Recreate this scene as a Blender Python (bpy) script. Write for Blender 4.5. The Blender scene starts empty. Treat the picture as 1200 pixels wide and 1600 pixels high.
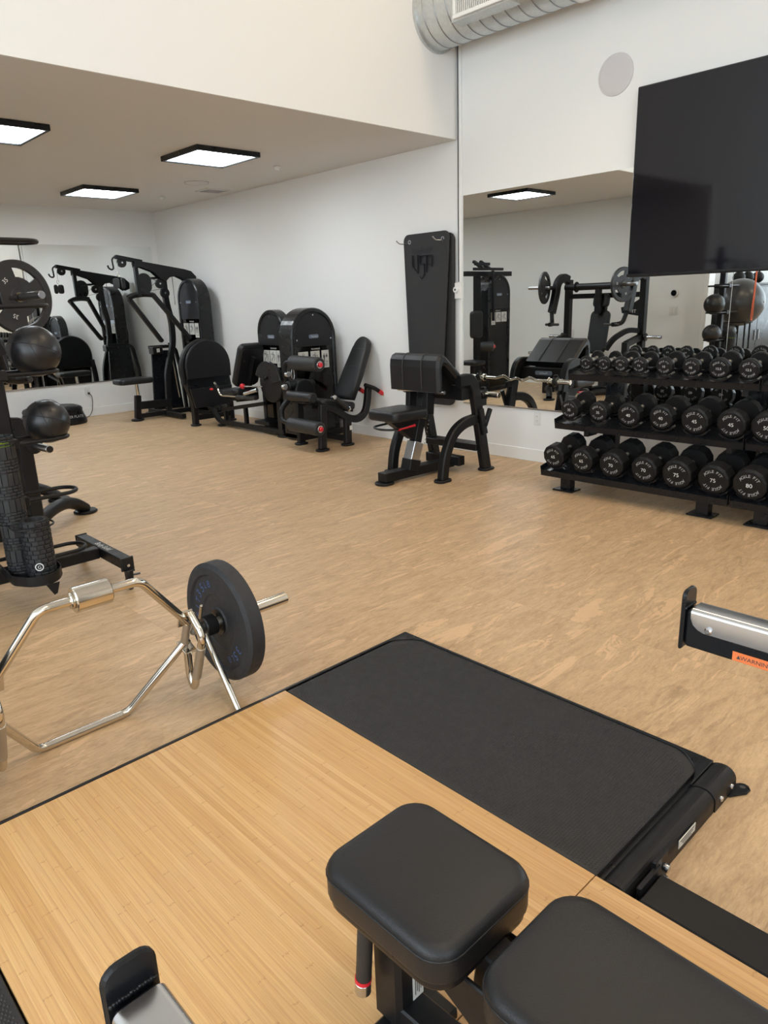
import bpy, bmesh, math, random
from mathutils import Vector, Matrix
random.seed(7)
S = bpy.context.scene
COL = S.collection
PI = math.pi
# ---------------------------------------------------------------- camera
cam_d = bpy.data.cameras.new('camera'); cam = bpy.data.objects.new('camera', cam_d); COL.objects.link(cam)
cam_d.sensor_fit = 'VERTICAL'; cam_d.sensor_height = 24.0; cam_d.sensor_width = 18.0
cam_d.lens = 1119.36 / 1600 * 24.0; cam_d.clip_start = 0.02; cam_d.clip_end = 100
yw, pt, rl = math.radians(-43.24), math.radians(16.385), math.radians(2.059)
F = Vector((-math.sin(yw) * math.cos(pt), math.cos(yw) * math.cos(pt), -math.sin(pt)))
Rt = Vector((math.cos(yw), math.sin(yw), 0.0)); Dn = F.cross(Rt)
r2 = Rt * math.cos(rl) + Dn * math.sin(rl); d2 = Dn * math.cos(rl) - Rt * math.sin(rl)
up = -d2; bk = -F
cam.matrix_world = Matrix(((r2.x, up.x, bk.x, 0.0), (r2.y, up.y, bk.y, 0.0), (r2.z, up.z, bk.z, 1.45), (0, 0, 0, 1)))
S.camera = cam
# ---------------------------------------------------------------- view, world, lights
S.view_settings.view_transform = 'Standard'; S.view_settings.look = 'None'
S.view_settings.gamma = 1.0; S.view_settings.exposure = 0.19; S.view_settings.use_curve_mapping = False
W = bpy.data.worlds.new('sky'); S.world = W; W.use_nodes = True
bg = W.node_tree.nodes['Background']; bg.inputs['Color'].default_value = (0.80, 0.915, 1.0, 1); bg.inputs['Strength'].default_value = 4.4

WX, BY, HC, HH = 5.40, 10.44, 2.807, 5.4      # long wall, back wall, low ceiling, high ceiling
FX, FY = -4.6, -4.4                            # window sides of the hall
SY = 4.61                                      # bulkhead plane
AX = 0.20                                      # side wall of the alcove

def area(name, loc, rot, sx, sy, power, color, portal=False):
    l = bpy.data.lights.new(name, 'AREA'); l.shape = 'RECTANGLE'; l.size = sx; l.size_y = sy
    l.energy = power; l.color = color
    if portal: l.cycles.is_portal = True
    o = bpy.data.objects.new(name, l); o.location = loc; o.rotation_euler = rot; COL.objects.link(o)
    return o
# daylight enters through the glazing: portals guide the sky light through the openings
area('window_light', (-1.8, FY + 0.02, 2.7), (PI / 2, 0, 0), 3.2, 4.2, 1, (1, 1, 1), True)
area('window_light', (FX + 0.02, -.1, 2.7), (0, -PI / 2, 0), 4.2, 7.8, 1, (1, 1, 1), True)

# ---------------------------------------------------------------- materials
def nm(name):
    m = bpy.data.materials.new(name); m.use_nodes = True
    nt = m.node_tree; return m, nt, nt.nodes['Principled BSDF']
def N(nt, t, **k):
    n = nt.nodes.new(t)
    for a, b in k.items(): setattr(n, a, b)
    return n
def setp(b, col=None, rough=None, metal=None, spec=None, coat=None):
    if col is not None: b.inputs['Base Color'].default_value = (*col, 1)
    if rough is not None: b.inputs['Roughness'].default_value = rough
    if metal is not None: b.inputs['Metallic'].default_value = metal
    if spec is not None: b.inputs['Specular IOR Level'].default_value = spec
    if coat is not None: b.inputs['Coat Weight'].default_value = coat
def mat(name, col, rough=0.5, metal=0.0, spec=0.5, var=0.06, scale=40.0, bump=0.0, bscale=400.0, bdist=0.001, coat=None):
    m, nt, b = nm(name); setp(b, col, rough, metal, spec, coat)
    tc = N(nt, 'ShaderNodeTexCoord')
    if var:
        no = N(nt, 'ShaderNodeTexNoise'); no.inputs['Scale'].default_value = scale; no.inputs['Detail'].default_value = 3
        nt.links.new(tc.outputs['Object'], no.inputs['Vector'])
        mr = N(nt, 'ShaderNodeMapRange'); mr.inputs['From Min'].default_value = .25; mr.inputs['From Max'].default_value = .75
        mr.inputs['To Min'].default_value = max(0.01, rough - var); mr.inputs['To Max'].default_value = min(1, rough + var)
        nt.links.new(no.outputs['Fac'], mr.inputs['Value']); nt.links.new(mr.outputs['Result'], b.inputs['Roughness'])
    if bump:
        n2 = N(nt, 'ShaderNodeTexNoise'); n2.inputs['Scale'].default_value = bscale; n2.inputs['Detail'].default_value = 2
        nt.links.new(tc.outputs['Object'], n2.inputs['Vector'])
        bp = N(nt, 'ShaderNodeBump'); bp.inputs['Strength'].default_value = bump; bp.inputs['Distance'].default_value = bdist
        nt.links.new(n2.outputs['Fac'], bp.inputs['Height']); nt.links.new(bp.outputs['Normal'], b.inputs['Normal'])
    return m
def emis(name, col, st):
    m, nt, b = nm(name); setp(b, (0.8, 0.8, 0.8), .4)
    b.inputs['Emission Color'].default_value = (*col, 1); b.inputs['Emission Strength'].default_value = st
    return m
M = {}
M['wall'] = mat('wall_paint', (.80, .80, .785), .75, var=.05, scale=6, bump=.08, bscale=180)
M['ceil'] = mat('ceiling_paint', (.72, .70, .67), .85, var=.03, scale=6)
M['trim'] = mat('trim_paint', (.82, .82, .80), .4, var=.05)
M['black'] = mat('black_powder_coat', (.007, .007, .008), .42, spec=.3, var=.08, scale=25, bump=.15, bscale=900, bdist=.0004)
M['blacks'] = mat('black_satin_paint', (.007, .008, .010), .3, spec=.35, var=.06, scale=20)
M['vinyl'] = None
M['plastic'] = mat('black_plastic', (.007, .007, .008), .3, spec=.4, var=.06, scale=12)
M['shield'] = mat('charcoal_plastic', (.011, .011, .013), .45, spec=.35, var=.06, scale=12, bump=.1, bscale=500)
M['foam'] = mat('black_foam_rubber', (.017, .018, .020), .5, var=.06, scale=30, bump=.15, bscale=500)
M['rubber'] = mat('black_rubber', (.018, .018, .019), .5, spec=.5, var=.08, scale=30, bump=.25, bscale=350)
M['urethane'] = mat('urethane', (.006, .006, .0065), .5, spec=.3, var=.07, scale=40, bump=.12, bscale=700)
M['bumper'] = mat('bumper_rubber', (.019, .020, .023), .62, var=.07, scale=40, bump=.3, bscale=260, bdist=.0015)
M['chrome'] = mat('chrome', (.66, .62, .55), .12, 1.0, var=0)
M['steel'] = mat('brushed_steel', (.60, .61, .63), .24, 1.0, var=.03, scale=14)
M['dark_steel'] = mat('dark_bright_steel', (.35, .35, .36), .35, 1.0, var=.08, scale=60)
M['knurl'] = mat('knurled_steel', (.55, .53, .5), .35, 1.0, var=.05, bump=.8, bscale=900)
M['white'] = mat('white_plastic', (.78, .78, .76), .4)
M['letter'] = mat('white_lettering', (.75, .75, .73), .6, var=0)
M['greyletter'] = mat('grey_lettering', (.42, .42, .42), .6, var=0)
M['blueletter'] = mat('blue_lettering', (.05, .10, .24), .6, var=0)
M['darkletter'] = mat('dark_lettering', (.012, .012, .018), .75, var=0)
M['ink'] = mat('dark_print', (.05, .05, .05), .6, var=0)
M['placard'] = mat('printed_placard', (.62, .62, .58), .5, var=.05)
M['badge'] = mat('blue_grey_badge', (.16, .20, .27), .35, .3, var=.05)
M['red'] = mat('red_plastic', (.62, .015, .03), .35)
M['lime'] = mat('lime_foam', (.42, .72, .02), .6)
M['orange'] = mat('orange_sticker', (.80, .20, .06), .5, var=0)
M['orangeband'] = mat('orange_latex', (.75, .14, .04), .5)
M['green'] = mat('green_latex', (.02, .35, .08), .5)
M['yellow'] = mat('yellow_latex', (.8, .5, .03), .5)
M['grey'] = mat('grey_fabric_grille', (.60, .575, .58), .85, var=.03, bump=.3, bscale=900)
M['rod'] = mat('weight_rod', (.35, .35, .36), .2, 1.0)
M['tv'] = mat('tv_screen', (.006, .006, .009), .06, var=0, spec=.38)
M['outlet'] = mat('outlet_plastic', (.72, .72, .70), .35)
M['led'] = emis('led_diffuser', (.88, .95, 1.0), 18.0)
def vinyl():
    m, nt, b = nm('black_vinyl'); setp(b, (.011, .0115, .013), .40, spec=.4)
    tc = N(nt, 'ShaderNodeTexCoord'); v = N(nt, 'ShaderNodeTexVoronoi'); v.inputs['Scale'].default_value = 420
    nt.links.new(tc.outputs['Object'], v.inputs['Vector'])
    bp = N(nt, 'ShaderNodeBump'); bp.inputs['Strength'].default_value = .35; bp.inputs['Distance'].default_value = .0008
    nt.links.new(v.outputs['Distance'], bp.inputs['Height']); nt.links.new(bp.outputs['Normal'], b.inputs['Normal'])
    return m
M['vinyl'] = vinyl()
def mirror():
    m, nt, b = nm('mirror_silver'); setp(b, (.86, .885, .875), .0, 1.0)
    return m
M['mirror'] = mirror()
def tinted():
    m, nt, b = nm('tinted_acrylic')
    out = nt.nodes['Material Output']; tr = N(nt, 'ShaderNodeBsdfTransparent'); tr.inputs['Color'].default_value = (.34, .33, .30, 1)
    gl = N(nt, 'ShaderNodeBsdfGlossy'); gl.inputs['Roughness'].default_value = .08; fr = N(nt, 'ShaderNodeFresnel'); fr.inputs['IOR'].default_value = 1.5
    mx = N(nt, 'ShaderNodeMixShader'); nt.links.new(fr.outputs[0], mx.inputs[0]); nt.links.new(tr.outputs[0], mx.inputs[1]); nt.links.new(gl.outputs[0], mx.inputs[2])
    nt.links.new(mx.outputs[0], out.inputs['Surface']); return m
M['tint'] = tinted()
def galv():
    m, nt, b = nm('galvanised_steel'); setp(b, (.52, .54, .54), .42, .85)
    tc = N(nt, 'ShaderNodeTexCoord'); v = N(nt, 'ShaderNodeTexVoronoi'); v.inputs['Scale'].default_value = 55
    nt.links.new(tc.outputs['Object'], v.inputs['Vector'])
    cr = N(nt, 'ShaderNodeValToRGB'); cr.color_ramp.elements[0].color = (.54, .56, .56, 1); cr.color_ramp.elements[1].color = (.62, .64, .635, 1)
    nt.links.new(v.outputs['Color'], cr.inputs['Fac']); nt.links.new(cr.outputs['Color'], b.inputs['Base Color']); return m
M['galv'] = galv()
def math_(nt, op, a, b=None, c=None):
    n = N(nt, 'ShaderNodeMath', operation=op)
    for i, v in enumerate((a, b, c)):
        if v is None: continue
        if isinstance(v, (int, float)): n.inputs[i].default_value = v
        else: nt.links.new(v, n.inputs[i])
    return n.outputs[0]
def ramp(nt, fac, stops):
    cr = N(nt, 'ShaderNodeValToRGB'); e = cr.color_ramp.elements
    e[0].position, e[0].color = stops[0][0], (*stops[0][1], 1); e[1].position, e[1].color = stops[-1][0], (*stops[-1][1], 1)
    for p, c in stops[1:-1]: x = e.new(p); x.color = (*c, 1)
    nt.links.new(fac, cr.inputs['Fac']); return cr.outputs['Color']
def floor_mat():
    m, nt, b = nm('streaked_vinyl_floor'); setp(b, (.45, .30, .17), .42)
    tc = N(nt, 'ShaderNodeTexCoord'); sp = N(nt, 'ShaderNodeSeparateXYZ'); nt.links.new(tc.outputs['Object'], sp.inputs[0])
    # sheets of a slightly different run of the same pattern
    tx = math_(nt, 'FLOOR', math_(nt, 'DIVIDE', sp.outputs['X'], 1.35)); ty = math_(nt, 'FLOOR', math_(nt, 'DIVIDE', sp.outputs['Y'], .92))
    cmb = N(nt, 'ShaderNodeCombineXYZ'); nt.links.new(tx, cmb.inputs[0]); nt.links.new(ty, cmb.inputs[1])
    wn = N(nt, 'ShaderNodeTexWhiteNoise', noise_dimensions='3D'); nt.links.new(cmb.outputs[0], wn.inputs['Vector'])
    off = N(nt, 'ShaderNodeVectorMath', operation='SCALE'); off.inputs['Scale'].default_value = 3.0; nt.links.new(wn.outputs['Color'], off.inputs[0])
    add = N(nt, 'ShaderNodeVectorMath', operation='ADD'); nt.links.new(tc.outputs['Object'], add.inputs[0]); nt.links.new(off.outputs[0], add.inputs[1])
    mp = N(nt, 'ShaderNodeMapping'); mp.inputs['Scale'].default_value = (1.5, 6.5, 1); mp.inputs['Rotation'].default_value = (0, 0, .10); nt.links.new(add.outputs[0], mp.inputs['Vector'])
    def noise(sc, det, rough, dist, vec=mp.outputs[0]):
        n = N(nt, 'ShaderNodeTexNoise'); n.inputs['Scale'].default_value = sc; n.inputs['Detail'].default_value = det
        n.inputs['Roughness'].default_value = rough; n.inputs['Distortion'].default_value = dist; nt.links.new(vec, n.inputs['Vector']); return n.outputs['Fac']
    base = ramp(nt, noise(2.6, 9, .70, .9), [(.32, (.42, .278, .155)), (.5, (.52, .357, .204)), (.68, (.61, .428, .252))])
    fine = ramp(nt, noise(15, 8, .78, .8), [(.34, (.36, .35, .34)), (.5, (.5, .5, .5)), (.64, (.63, .63, .63))])
    mx = N(nt, 'ShaderNodeMix', data_type='RGBA', blend_type='OVERLAY'); mx.inputs['Factor'].default_value = .62
    nt.links.new(base, mx.inputs['A']); nt.links.new(fine, mx.inputs['B'])
    pm = ramp(nt, noise(1.15, 7, .66, 1.6), [(.592, (0, 0, 0)), (.600, (1, 1, 1))])
    m2 = N(nt, 'ShaderNodeMix', data_type='RGBA'); nt.links.new(math_(nt, 'MULTIPLY', pm, .6), m2.inputs['Factor'])
    nt.links.new(mx.outputs['Result'], m2.inputs['A']); m2.inputs['B'].default_value = (.74, .50, .30, 1)
    dk = ramp(nt, noise(1.6, 9, .72, 1.9), [(.385, (1, 1, 1)), (.395, (0, 0, 0))])
    m3 = N(nt, 'ShaderNodeMix', data_type='RGBA'); nt.links.new(math_(nt, 'MULTIPLY', dk, .38), m3.inputs['Factor'])
    nt.links.new(m2.outputs['Result'], m3.inputs['A']); m3.inputs['B'].default_value = (.27, .185, .105, 1)
    # hairline joints
    def joint(c, w):
        fr = math_(nt, 'FRACT', math_(nt, 'DIVIDE', c, w)); return math_(nt, 'LESS_THAN', math_(nt, 'MULTIPLY', fr, w), .0022)
    jf = math_(nt, 'MAXIMUM', joint(sp.outputs['X'], 1.35), joint(sp.outputs['Y'], .92))
    m4 = N(nt, 'ShaderNodeMix', data_type='RGBA'); nt.links.new(math_(nt, 'MULTIPLY', jf, .35), m4.inputs['Factor'])
    nt.links.new(m3.outputs['Result'], m4.inputs['A']); m4.inputs['B'].default_value = (.2, .14, .08, 1)
    nt.links.new(m4.outputs['Result'], b.inputs['Base Color'])
    nt.links.new(math_(nt, 'MULTIPLY_ADD', noise(3, 3, .5, 0), .2, .36), b.inputs['Roughness']); return m
M['floor'] = floor_mat()
def bamboo():
    m, nt, b = nm('bamboo'); setp(b, (.6, .38, .17), .34, coat=.25)
    oi = N(nt, 'ShaderNodeObjectInfo'); tc = N(nt, 'ShaderNodeTexCoord'); sp = N(nt, 'ShaderNodeSeparateXYZ'); nt.links.new(tc.outputs['Object'], sp.inputs[0])
    yy = math_(nt, 'ADD', sp.outputs['Y'], math_(nt, 'MULTIPLY', oi.outputs['Random'], 7.3))
    seg = math_(nt, 'FLOOR', math_(nt, 'DIVIDE', yy, 1.1))
    cmb = N(nt, 'ShaderNodeCombineXYZ'); nt.links.new(oi.outputs['Random'], cmb.inputs[1])
    wn = N(nt, 'ShaderNodeTexWhiteNoise', noise_dimensions='3D'); nt.links.new(cmb.outputs[0], wn.inputs['Vector'])
    col = ramp(nt, wn.outputs['Value'], [(.0, (.535, .31, .12)), (.35, (.59, .355, .15)), (.7, (.64, .40, .18)), (1.0, (.56, .33, .135))])
    c2 = N(nt, 'ShaderNodeCombineXYZ'); nt.links.new(math_(nt, 'MULTIPLY', sp.outputs['X'], 130.0), c2.inputs[0]); nt.links.new(math_(nt, 'MULTIPLY', yy, 2.2), c2.inputs[1])
    n = N(nt, 'ShaderNodeTexNoise'); n.inputs['Scale'].default_value = 1.6; n.inputs['Detail'].default_value = 5; n.inputs['Roughness'].default_value = .6; nt.links.new(c2.outputs[0], n.inputs['Vector'])
    g = ramp(nt, n.outputs['Fac'], [(.3, (.40, .38, .35)), (.5, (.5, .5, .5)), (.7, (.60, .60, .58))])
    mx = N(nt, 'ShaderNodeMix', data_type='RGBA', blend_type='OVERLAY'); mx.inputs['Factor'].default_value = .8
    nt.links.new(col, mx.inputs['A']); nt.links.new(g, mx.inputs['B'])
    # knuckles of the cane: a ragged darker ring now and then
    c3 = N(nt, 'ShaderNodeCombineXYZ'); nt.links.new(math_(nt, 'MULTIPLY', sp.outputs['X'], 60.0), c3.inputs[0]); nt.links.new(math_(nt, 'MULTIPLY', yy, 75.0), c3.inputs[1])
    n3 = N(nt, 'ShaderNodeTexNoise'); n3.inputs['Scale'].default_value = 3.; n3.inputs['Detail'].default_value = 3; nt.links.new(c3.outputs[0], n3.inputs['Vector'])
    ph = math_(nt, 'ADD', yy, math_(nt, 'MULTIPLY', n3.outputs['Fac'], .030))
    fr = math_(nt, 'MULTIPLY', math_(nt, 'FRACT', math_(nt, 'DIVIDE', ph, .43)), .43)
    band = math_(nt, 'LESS_THAN', fr, .005)
    sel = math_(nt, 'GREATER_THAN', n3.outputs['Fac'], .50)
    m2 = N(nt, 'ShaderNodeMix', data_type='RGBA'); nt.links.new(math_(nt, 'MULTIPLY', math_(nt, 'MULTIPLY', band, sel), .55), m2.inputs['Factor'])
    nt.links.new(mx.outputs['Result'], m2.inputs['A']); m2.inputs['B'].default_value = (.34, .17, .06, 1)
    nt.links.new(m2.outputs['Result'], b.inputs['Base Color']); return m
M['bamboo'] = bamboo()
def matfoam():
    m, nt, b = nm('woven_mat_foam'); setp(b, (.022, .022, .024), .7)
    tc = N(nt, 'ShaderNodeTexCoord'); mp = N(nt, 'ShaderNodeMapping'); mp.inputs['Rotation'].default_value = (math.radians(45), 0, 0); nt.links.new(tc.outputs['Object'], mp.inputs[0])
    v = N(nt, 'ShaderNodeTexWave'); v.inputs['Scale'].default_value = 26; v.bands_direction = 'Y'; nt.links.new(mp.outputs[0], v.inputs['Vector'])
    v2 = N(nt, 'ShaderNodeTexWave'); v2.inputs['Scale'].default_value = 26; v2.bands_direction = 'Z'; nt.links.new(mp.outputs[0], v2.inputs['Vector'])
    h = math_(nt, 'MULTIPLY', v.outputs['Fac'], v2.outputs['Fac'])
    col = ramp(nt, h, [(.1, (.012, .012, .013)), (.8, (.045, .045, .048))]); nt.links.new(col, b.inputs['Base Color'])
    bp = N(nt, 'ShaderNodeBump'); bp.inputs['Strength'].default_value = .6; bp.inputs['Distance'].default_value = .002
    nt.links.new(h, bp.inputs['Height']); nt.links.new(bp.outputs['Normal'], b.inputs['Normal']); return m
M['matfoam'] = matfoam()

# ---------------------------------------------------------------- object helpers
def V(*a): return Vector(a) if len(a) == 3 else Vector(a[0])
LOC = {}
def thing(name, label, cat, loc=(0, 0, 0), group=None, kind=None):
    o = bpy.data.objects.new(name, None); COL.objects.link(o); o.location = loc; o.empty_display_size = .1
    LOC[o.name] = V(loc); o['label'] = label; o['category'] = cat
    if group: o['group'] = group
    if kind: o['kind'] = kind
    return o
def tag(o, label, cat, group=None):
    o['label'] = label; o['category'] = cat
    if group: o['group'] = group
    return o
class MB:
    def __init__(s): s.v = []; s.f = []; s.sm = []
    def add(s, vs, fs, smooth=False):
        b = len(s.v); s.v += [tuple(x) for x in vs]; s.f += [tuple(b + i for i in f) for f in fs]; s.sm += [smooth] * len(fs); return s
    # chamfered box: centre c, half axes ax, ay, az
    def obox(s, c, ax, ay, az, bev=.003):
        c, ax, ay, az = V(c), V(ax), V(ay), V(az)
        L = [ax.length, ay.length, az.length]; U = [a.normalized() for a in (ax, ay, az)]
        bev = min(bev, min(L) * .45); vs = []; fs = []
        if bev <= 0:
            for sx in (-1, 1):
                for sy in (-1, 1):
                    for sz in (-1, 1): vs.append(c + ax * sx + ay * sy + az * sz)
            fs = [(0, 1, 3, 2), (4, 6, 7, 5), (0, 4, 5, 1), (2, 3, 7, 6), (0, 2, 6, 4), (1, 5, 7, 3)]
            return s.add(vs, fs)
        idx = {}
        for sx in (-1, 1):
            for sy in (-1, 1):
                for sz in (-1, 1):
                    for k in range(3):
                        q = [L[0], L[1], L[2]]
                        for j in range(3):
                            if j != k: q[j] -= bev
                        idx[(sx, sy, sz, k)] = len(vs); vs.append(c + U[0] * sx * q[0] + U[1] * sy * q[1] + U[2] * sz * q[2])
        sg = (-1, 1)
        for k in range(3):
            for a in sg:
                cs = []
                for (b1, b2) in ((-1, -1), (1, -1), (1, 1), (-1, 1)):
                    t = [0, 0, 0]; t[k] = a; t[(k + 1) % 3] = b1; t[(k + 2) % 3] = b2; cs.append(idx[(*t, k)])
                fs.append(tuple(cs) if a > 0 else tuple(reversed(cs)))
        for k in range(3):
            i, j = (k + 1) % 3, (k + 2) % 3
            for a in sg:
                for b in sg:
                    t0 = [0, 0, 0]; t1 = [0, 0, 0]; t0[k] = -1; t1[k] = 1; t0[i] = t1[i] = a; t0[j] = t1[j] = b
                    q = (idx[(*t0, i)], idx[(*t1, i)], idx[(*t1, j)], idx[(*t0, j)])
                    fs.append(q if a * b < 0 else tuple(reversed(q)))
        for sx in sg:
            for sy in sg:
                for sz in sg:
                    q = tuple(idx[(sx, sy, sz, k)] for k in range(3)); fs.append(q if sx * sy * sz > 0 else tuple(reversed(q)))
        return s.add(vs, fs)
    def box(s, c, d, bev=.003, rz=0):
        cz, sz = math.cos(rz), math.sin(rz)
        return s.obox(c, V(cz, sz, 0) * d[0] / 2, V(-sz, cz, 0) * d[1] / 2, V(0, 0, d[2] / 2), bev)
    def beam(s, p0, p1, w, h, upv=(0, 0, 1), bev=.004):
        p0, p1 = V(p0), V(p1); t = (p1 - p0); L = t.length; t.normalize(); sd = t.cross(V(upv))
        if sd.length < 1e-4: sd = t.cross(V(1, 0, 0))
        sd.normalize(); u = sd.cross(t)
        return s.obox((p0 + p1) / 2, t * L / 2, sd * w / 2, u * h / 2, bev)
    def rings(s, rs, cap=True, closed=False, smooth=True):
        n = len(rs[0]); vs = [p for r in rs for p in r]; fs = []
        m = len(rs)
        for i in range(m if closed else m - 1):
            j = (i + 1) % m
            for k in range(n): fs.append((i * n + k, i * n + (k + 1) % n, j * n + (k + 1) % n, j * n + k))
        s.add(vs, fs, smooth)
        if cap and not closed:
            s.add(rs[0], [tuple(reversed(range(n)))]); s.add(rs[-1], [tuple(range(n))])
        return s
    def cyl(s, p0, p1, r, seg=20, r1=None, bev=.0):
        p0, p1 = V(p0), V(p1); t = (p1 - p0).normalized(); L = (p1 - p0).length
        a = t.orthogonal().normalized(); b = t.cross(a); r1 = r if r1 is None else r1
        def ring(c, q): return [c + a * math.cos(2 * PI * k / seg) * q + b * math.sin(2 * PI * k / seg) * q for k in range(seg)]
        if bev > 0: rs = [ring(p0, r - bev), ring(p0 + t * bev, r), ring(p1 - t * bev, r1), ring(p1, r1 - bev)]
        else: rs = [ring(p0, r), ring(p1, r1)]
        n = len(rs)
        for i in range(n - 1): s.rings(rs[i:i + 2], cap=False)
        s.add(rs[0], [tuple(reversed(range(seg)))]); s.add(rs[-1], [tuple(range(seg))]); return s
    def lathe(s, prof, o, axis, seg=32, smooth=True, ref=None, closed=False):
        o, t = V(o), V(axis).normalized(); a = (V(ref) if ref else t.orthogonal()).normalized(); b = t.cross(a)
        for (r0, z0), (r1, z1) in zip(prof, prof[1:] + (prof[:1] if closed else [])):
            R0 = [o + t * z0 + (a * math.cos(2 * PI * k / seg) + b * math.sin(2 * PI * k / seg)) * r0 for k in range(seg)]
            R1 = [o + t * z1 + (a * math.cos(2 * PI * k / seg) + b * math.sin(2 * PI * k / seg)) * r1 for k in range(seg)]
            s.rings([R0, R1], cap=False, smooth=smooth)
        return s
    def tube(s, pts, r, seg=12, fil=0.0, closed=False, cap=True):
        P = [V(p) for p in pts]
        if fil > 0:
            Q = []; n = len(P)
            for i, p in enumerate(P):
                if not closed and i in (0, n - 1): Q.append(p); continue
                a = P[(i - 1) % n] - p; b = P[(i + 1) % n] - p; f_ = min(fil, a.length * .49, b.length * .49)
                A = p + a.normalized() * f_; B = p + b.normalized() * f_
                for k in range(7):
                    u = k / 6; Q.append(A * (1 - u) ** 2 + p * 2 * u * (1 - u) + B * u * u)
            P = Q
        n = len(P); rs = []; nrm = None
        for i in range(n):
            if closed: t = (P[(i + 1) % n] - P[i - 1])
            else: t = P[min(i + 1, n - 1)] - P[max(i - 1, 0)]
            t.normalize()
            if nrm is None: nrm = t.orthogonal().normalized()
            else: nrm = (nrm - t * nrm.dot(t)); nrm.normalize()
            b = t.cross(nrm); rs.append([P[i] + (nrm * math.cos(2 * PI * k / seg) + b * math.sin(2 * PI * k / seg)) * r for k in range(seg)])
        return s.rings(rs, cap=cap, closed=closed)
    # rectangular tube swept along a planar path; nrm is the plane normal
    def path(s, pts, nrm, wn, wb, fil=0.0, ch=.006):
        P = [V(p) for p in pts]; nrm = V(nrm).normalized()
        if fil > 0:
            Q = [P[0]]
            for i in range(1, len(P) - 1):
                p = P[i]; a = P[i - 1] - p; b = P[i + 1] - p; f_ = min(fil, a.length * .49, b.length * .49)
                A = p + a.normalized() * f_; B = p + b.normalized() * f_
                for k in range(8):
                    u = k / 7; Q.append(A * (1 - u) ** 2 + p * 2 * u * (1 - u) + B * u * u)
            Q.append(P[-1]); P = Q
        rs = []
        for i in range(len(P)):
            t = (P[min(i + 1, len(P) - 1)] - P[max(i - 1, 0)]).normalized(); b = nrm.cross(t).normalized()
            x, y = wn / 2, wb / 2; c = min(ch, x * .5, y * .5)
            prof = [(-x + c, -y), (x - c, -y), (x, -y + c), (x, y - c), (x - c, y), (-x + c, y), (-x, y - c), (-x, -y + c)]
            rs.append([P[i] + nrm * u + b * v for u, v in prof])
        return s.rings(rs, smooth=False)
    def prism(s, out, o, ux, uy, th, bev=.002, smooth=False):
        # outline in the ux,uy plane extruded along ux x uy by th (from o), chamfered
        o, ux, uy = V(o), V(ux).normalized(), V(uy).normalized(); n = ux.cross(uy)
        m = len(out); area2 = sum(out[i][0] * out[(i + 1) % m][1] - out[(i + 1) % m][0] * out[i][1] for i in range(m))
        if area2 < 0: out = out[::-1]
        def inset(d):
            r = []
            for i in range(m):
                p0, p, p1 = out[i - 1], out[i], out[(i + 1) % m]
                a = Vector((p[0] - p0[0], p[1] - p0[1])); b = Vector((p1[0] - p[0], p1[1] - p[1]))
                if a.length < 1e-9: a = b.copy()
                if b.length < 1e-9: b = a.copy()
                a.normalize(); b.normalize(); na = Vector((-a.y, a.x)); nb = Vector((-b.y, b.x)); h = na + nb
                if h.length < 1e-6: h = na
                h.normalize(); k = d / max(.35, h.dot(na)); r.append((p[0] + h.x * k, p[1] + h.y * k))
            return r
        def lift(o2, z): return [o + ux * p[0] + uy * p[1] + n * z for p in o2]
        if bev > 0: bev = min(bev, abs(th) * .45); I = inset(bev); L = [lift(I, 0), lift(out, bev), lift(out, th - bev), lift(I, th)]
        else: L = [lift(out, 0), lift(out, th)]
        for i in range(len(L) - 1): s.rings(L[i:i + 2], cap=False, smooth=smooth)
        s.add(L[0], [tuple(reversed(range(m)))]); s.add(L[-1], [tuple(range(m))]); return s
    # padded cushion: outline with softly rounded top and bottom edges
    def cushion(s, out, o, ux, uy, th, er, steps=5, crown=0.0, er2=None):
        o, ux, uy = V(o), V(ux).normalized(), V(uy).normalized(); n = ux.cross(uy)
        m = len(out); a2 = sum(out[i][0] * out[(i + 1) % m][1] - out[(i + 1) % m][0] * out[i][1] for i in range(m))
        if a2 < 0: out = out[::-1]
        cx = sum(p[0] for p in out) / m; cy = sum(p[1] for p in out) / m
        rx = max(abs(p[0] - cx) for p in out); ry = max(abs(p[1] - cy) for p in out)
        def ins(d): return [(cx + (p[0] - cx) * (1 - d / rx), cy + (p[1] - cy) * (1 - d / ry)) for p in out]
        L = []; er2 = er if er2 is None else er2
        for k in range(steps + 1):
            t = k / steps * PI / 2; L.append((ins(er2 * (1 - math.sin(t))), er2 * (1 - math.cos(t))))
        for k in range(steps + 1):
            t = k / steps * PI / 2; L.append((ins(er * (1 - math.cos(t))), th - er * (1 - math.sin(t))))
        top = L[-1][0]
        for f_ in (.75, .5, .25):
            L.append(([(cx + (p[0] - cx) * f_, cy + (p[1] - cy) * f_) for p in top], th + crown * (1 - f_ * f_)))
        rs = [[o + ux * p[0] + uy * p[1] + n * z for p in r] for r, z in L]
        s.rings(rs, cap=False); s.add(rs[0], [tuple(reversed(range(m)))]); s.add(rs[-1], [tuple(range(m))], True); return s
    def sphere(s, c, r, nu=32, nv=18, sc=(1, 1, 1)):
        c = V(c); rs = []
        for j in range(1, nv):
            t = PI * j / nv; rs.append([c + V(math.sin(t) * math.cos(2 * PI * k / nu) * r * sc[0], math.sin(t) * math.sin(2 * PI * k / nu) * r * sc[1], -math.cos(t) * r * sc[2]) for k in range(nu)])
        s.rings(rs, cap=False); n = nu
        s.add([c - V(0, 0, r * sc[2])] + rs[0], [(0, 1 + (k + 1) % n, 1 + k) for k in range(n)], True)
        s.add([c + V(0, 0, r * sc[2])] + rs[-1], [(0, 1 + k, 1 + (k + 1) % n) for k in range(n)], True); return s
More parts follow.
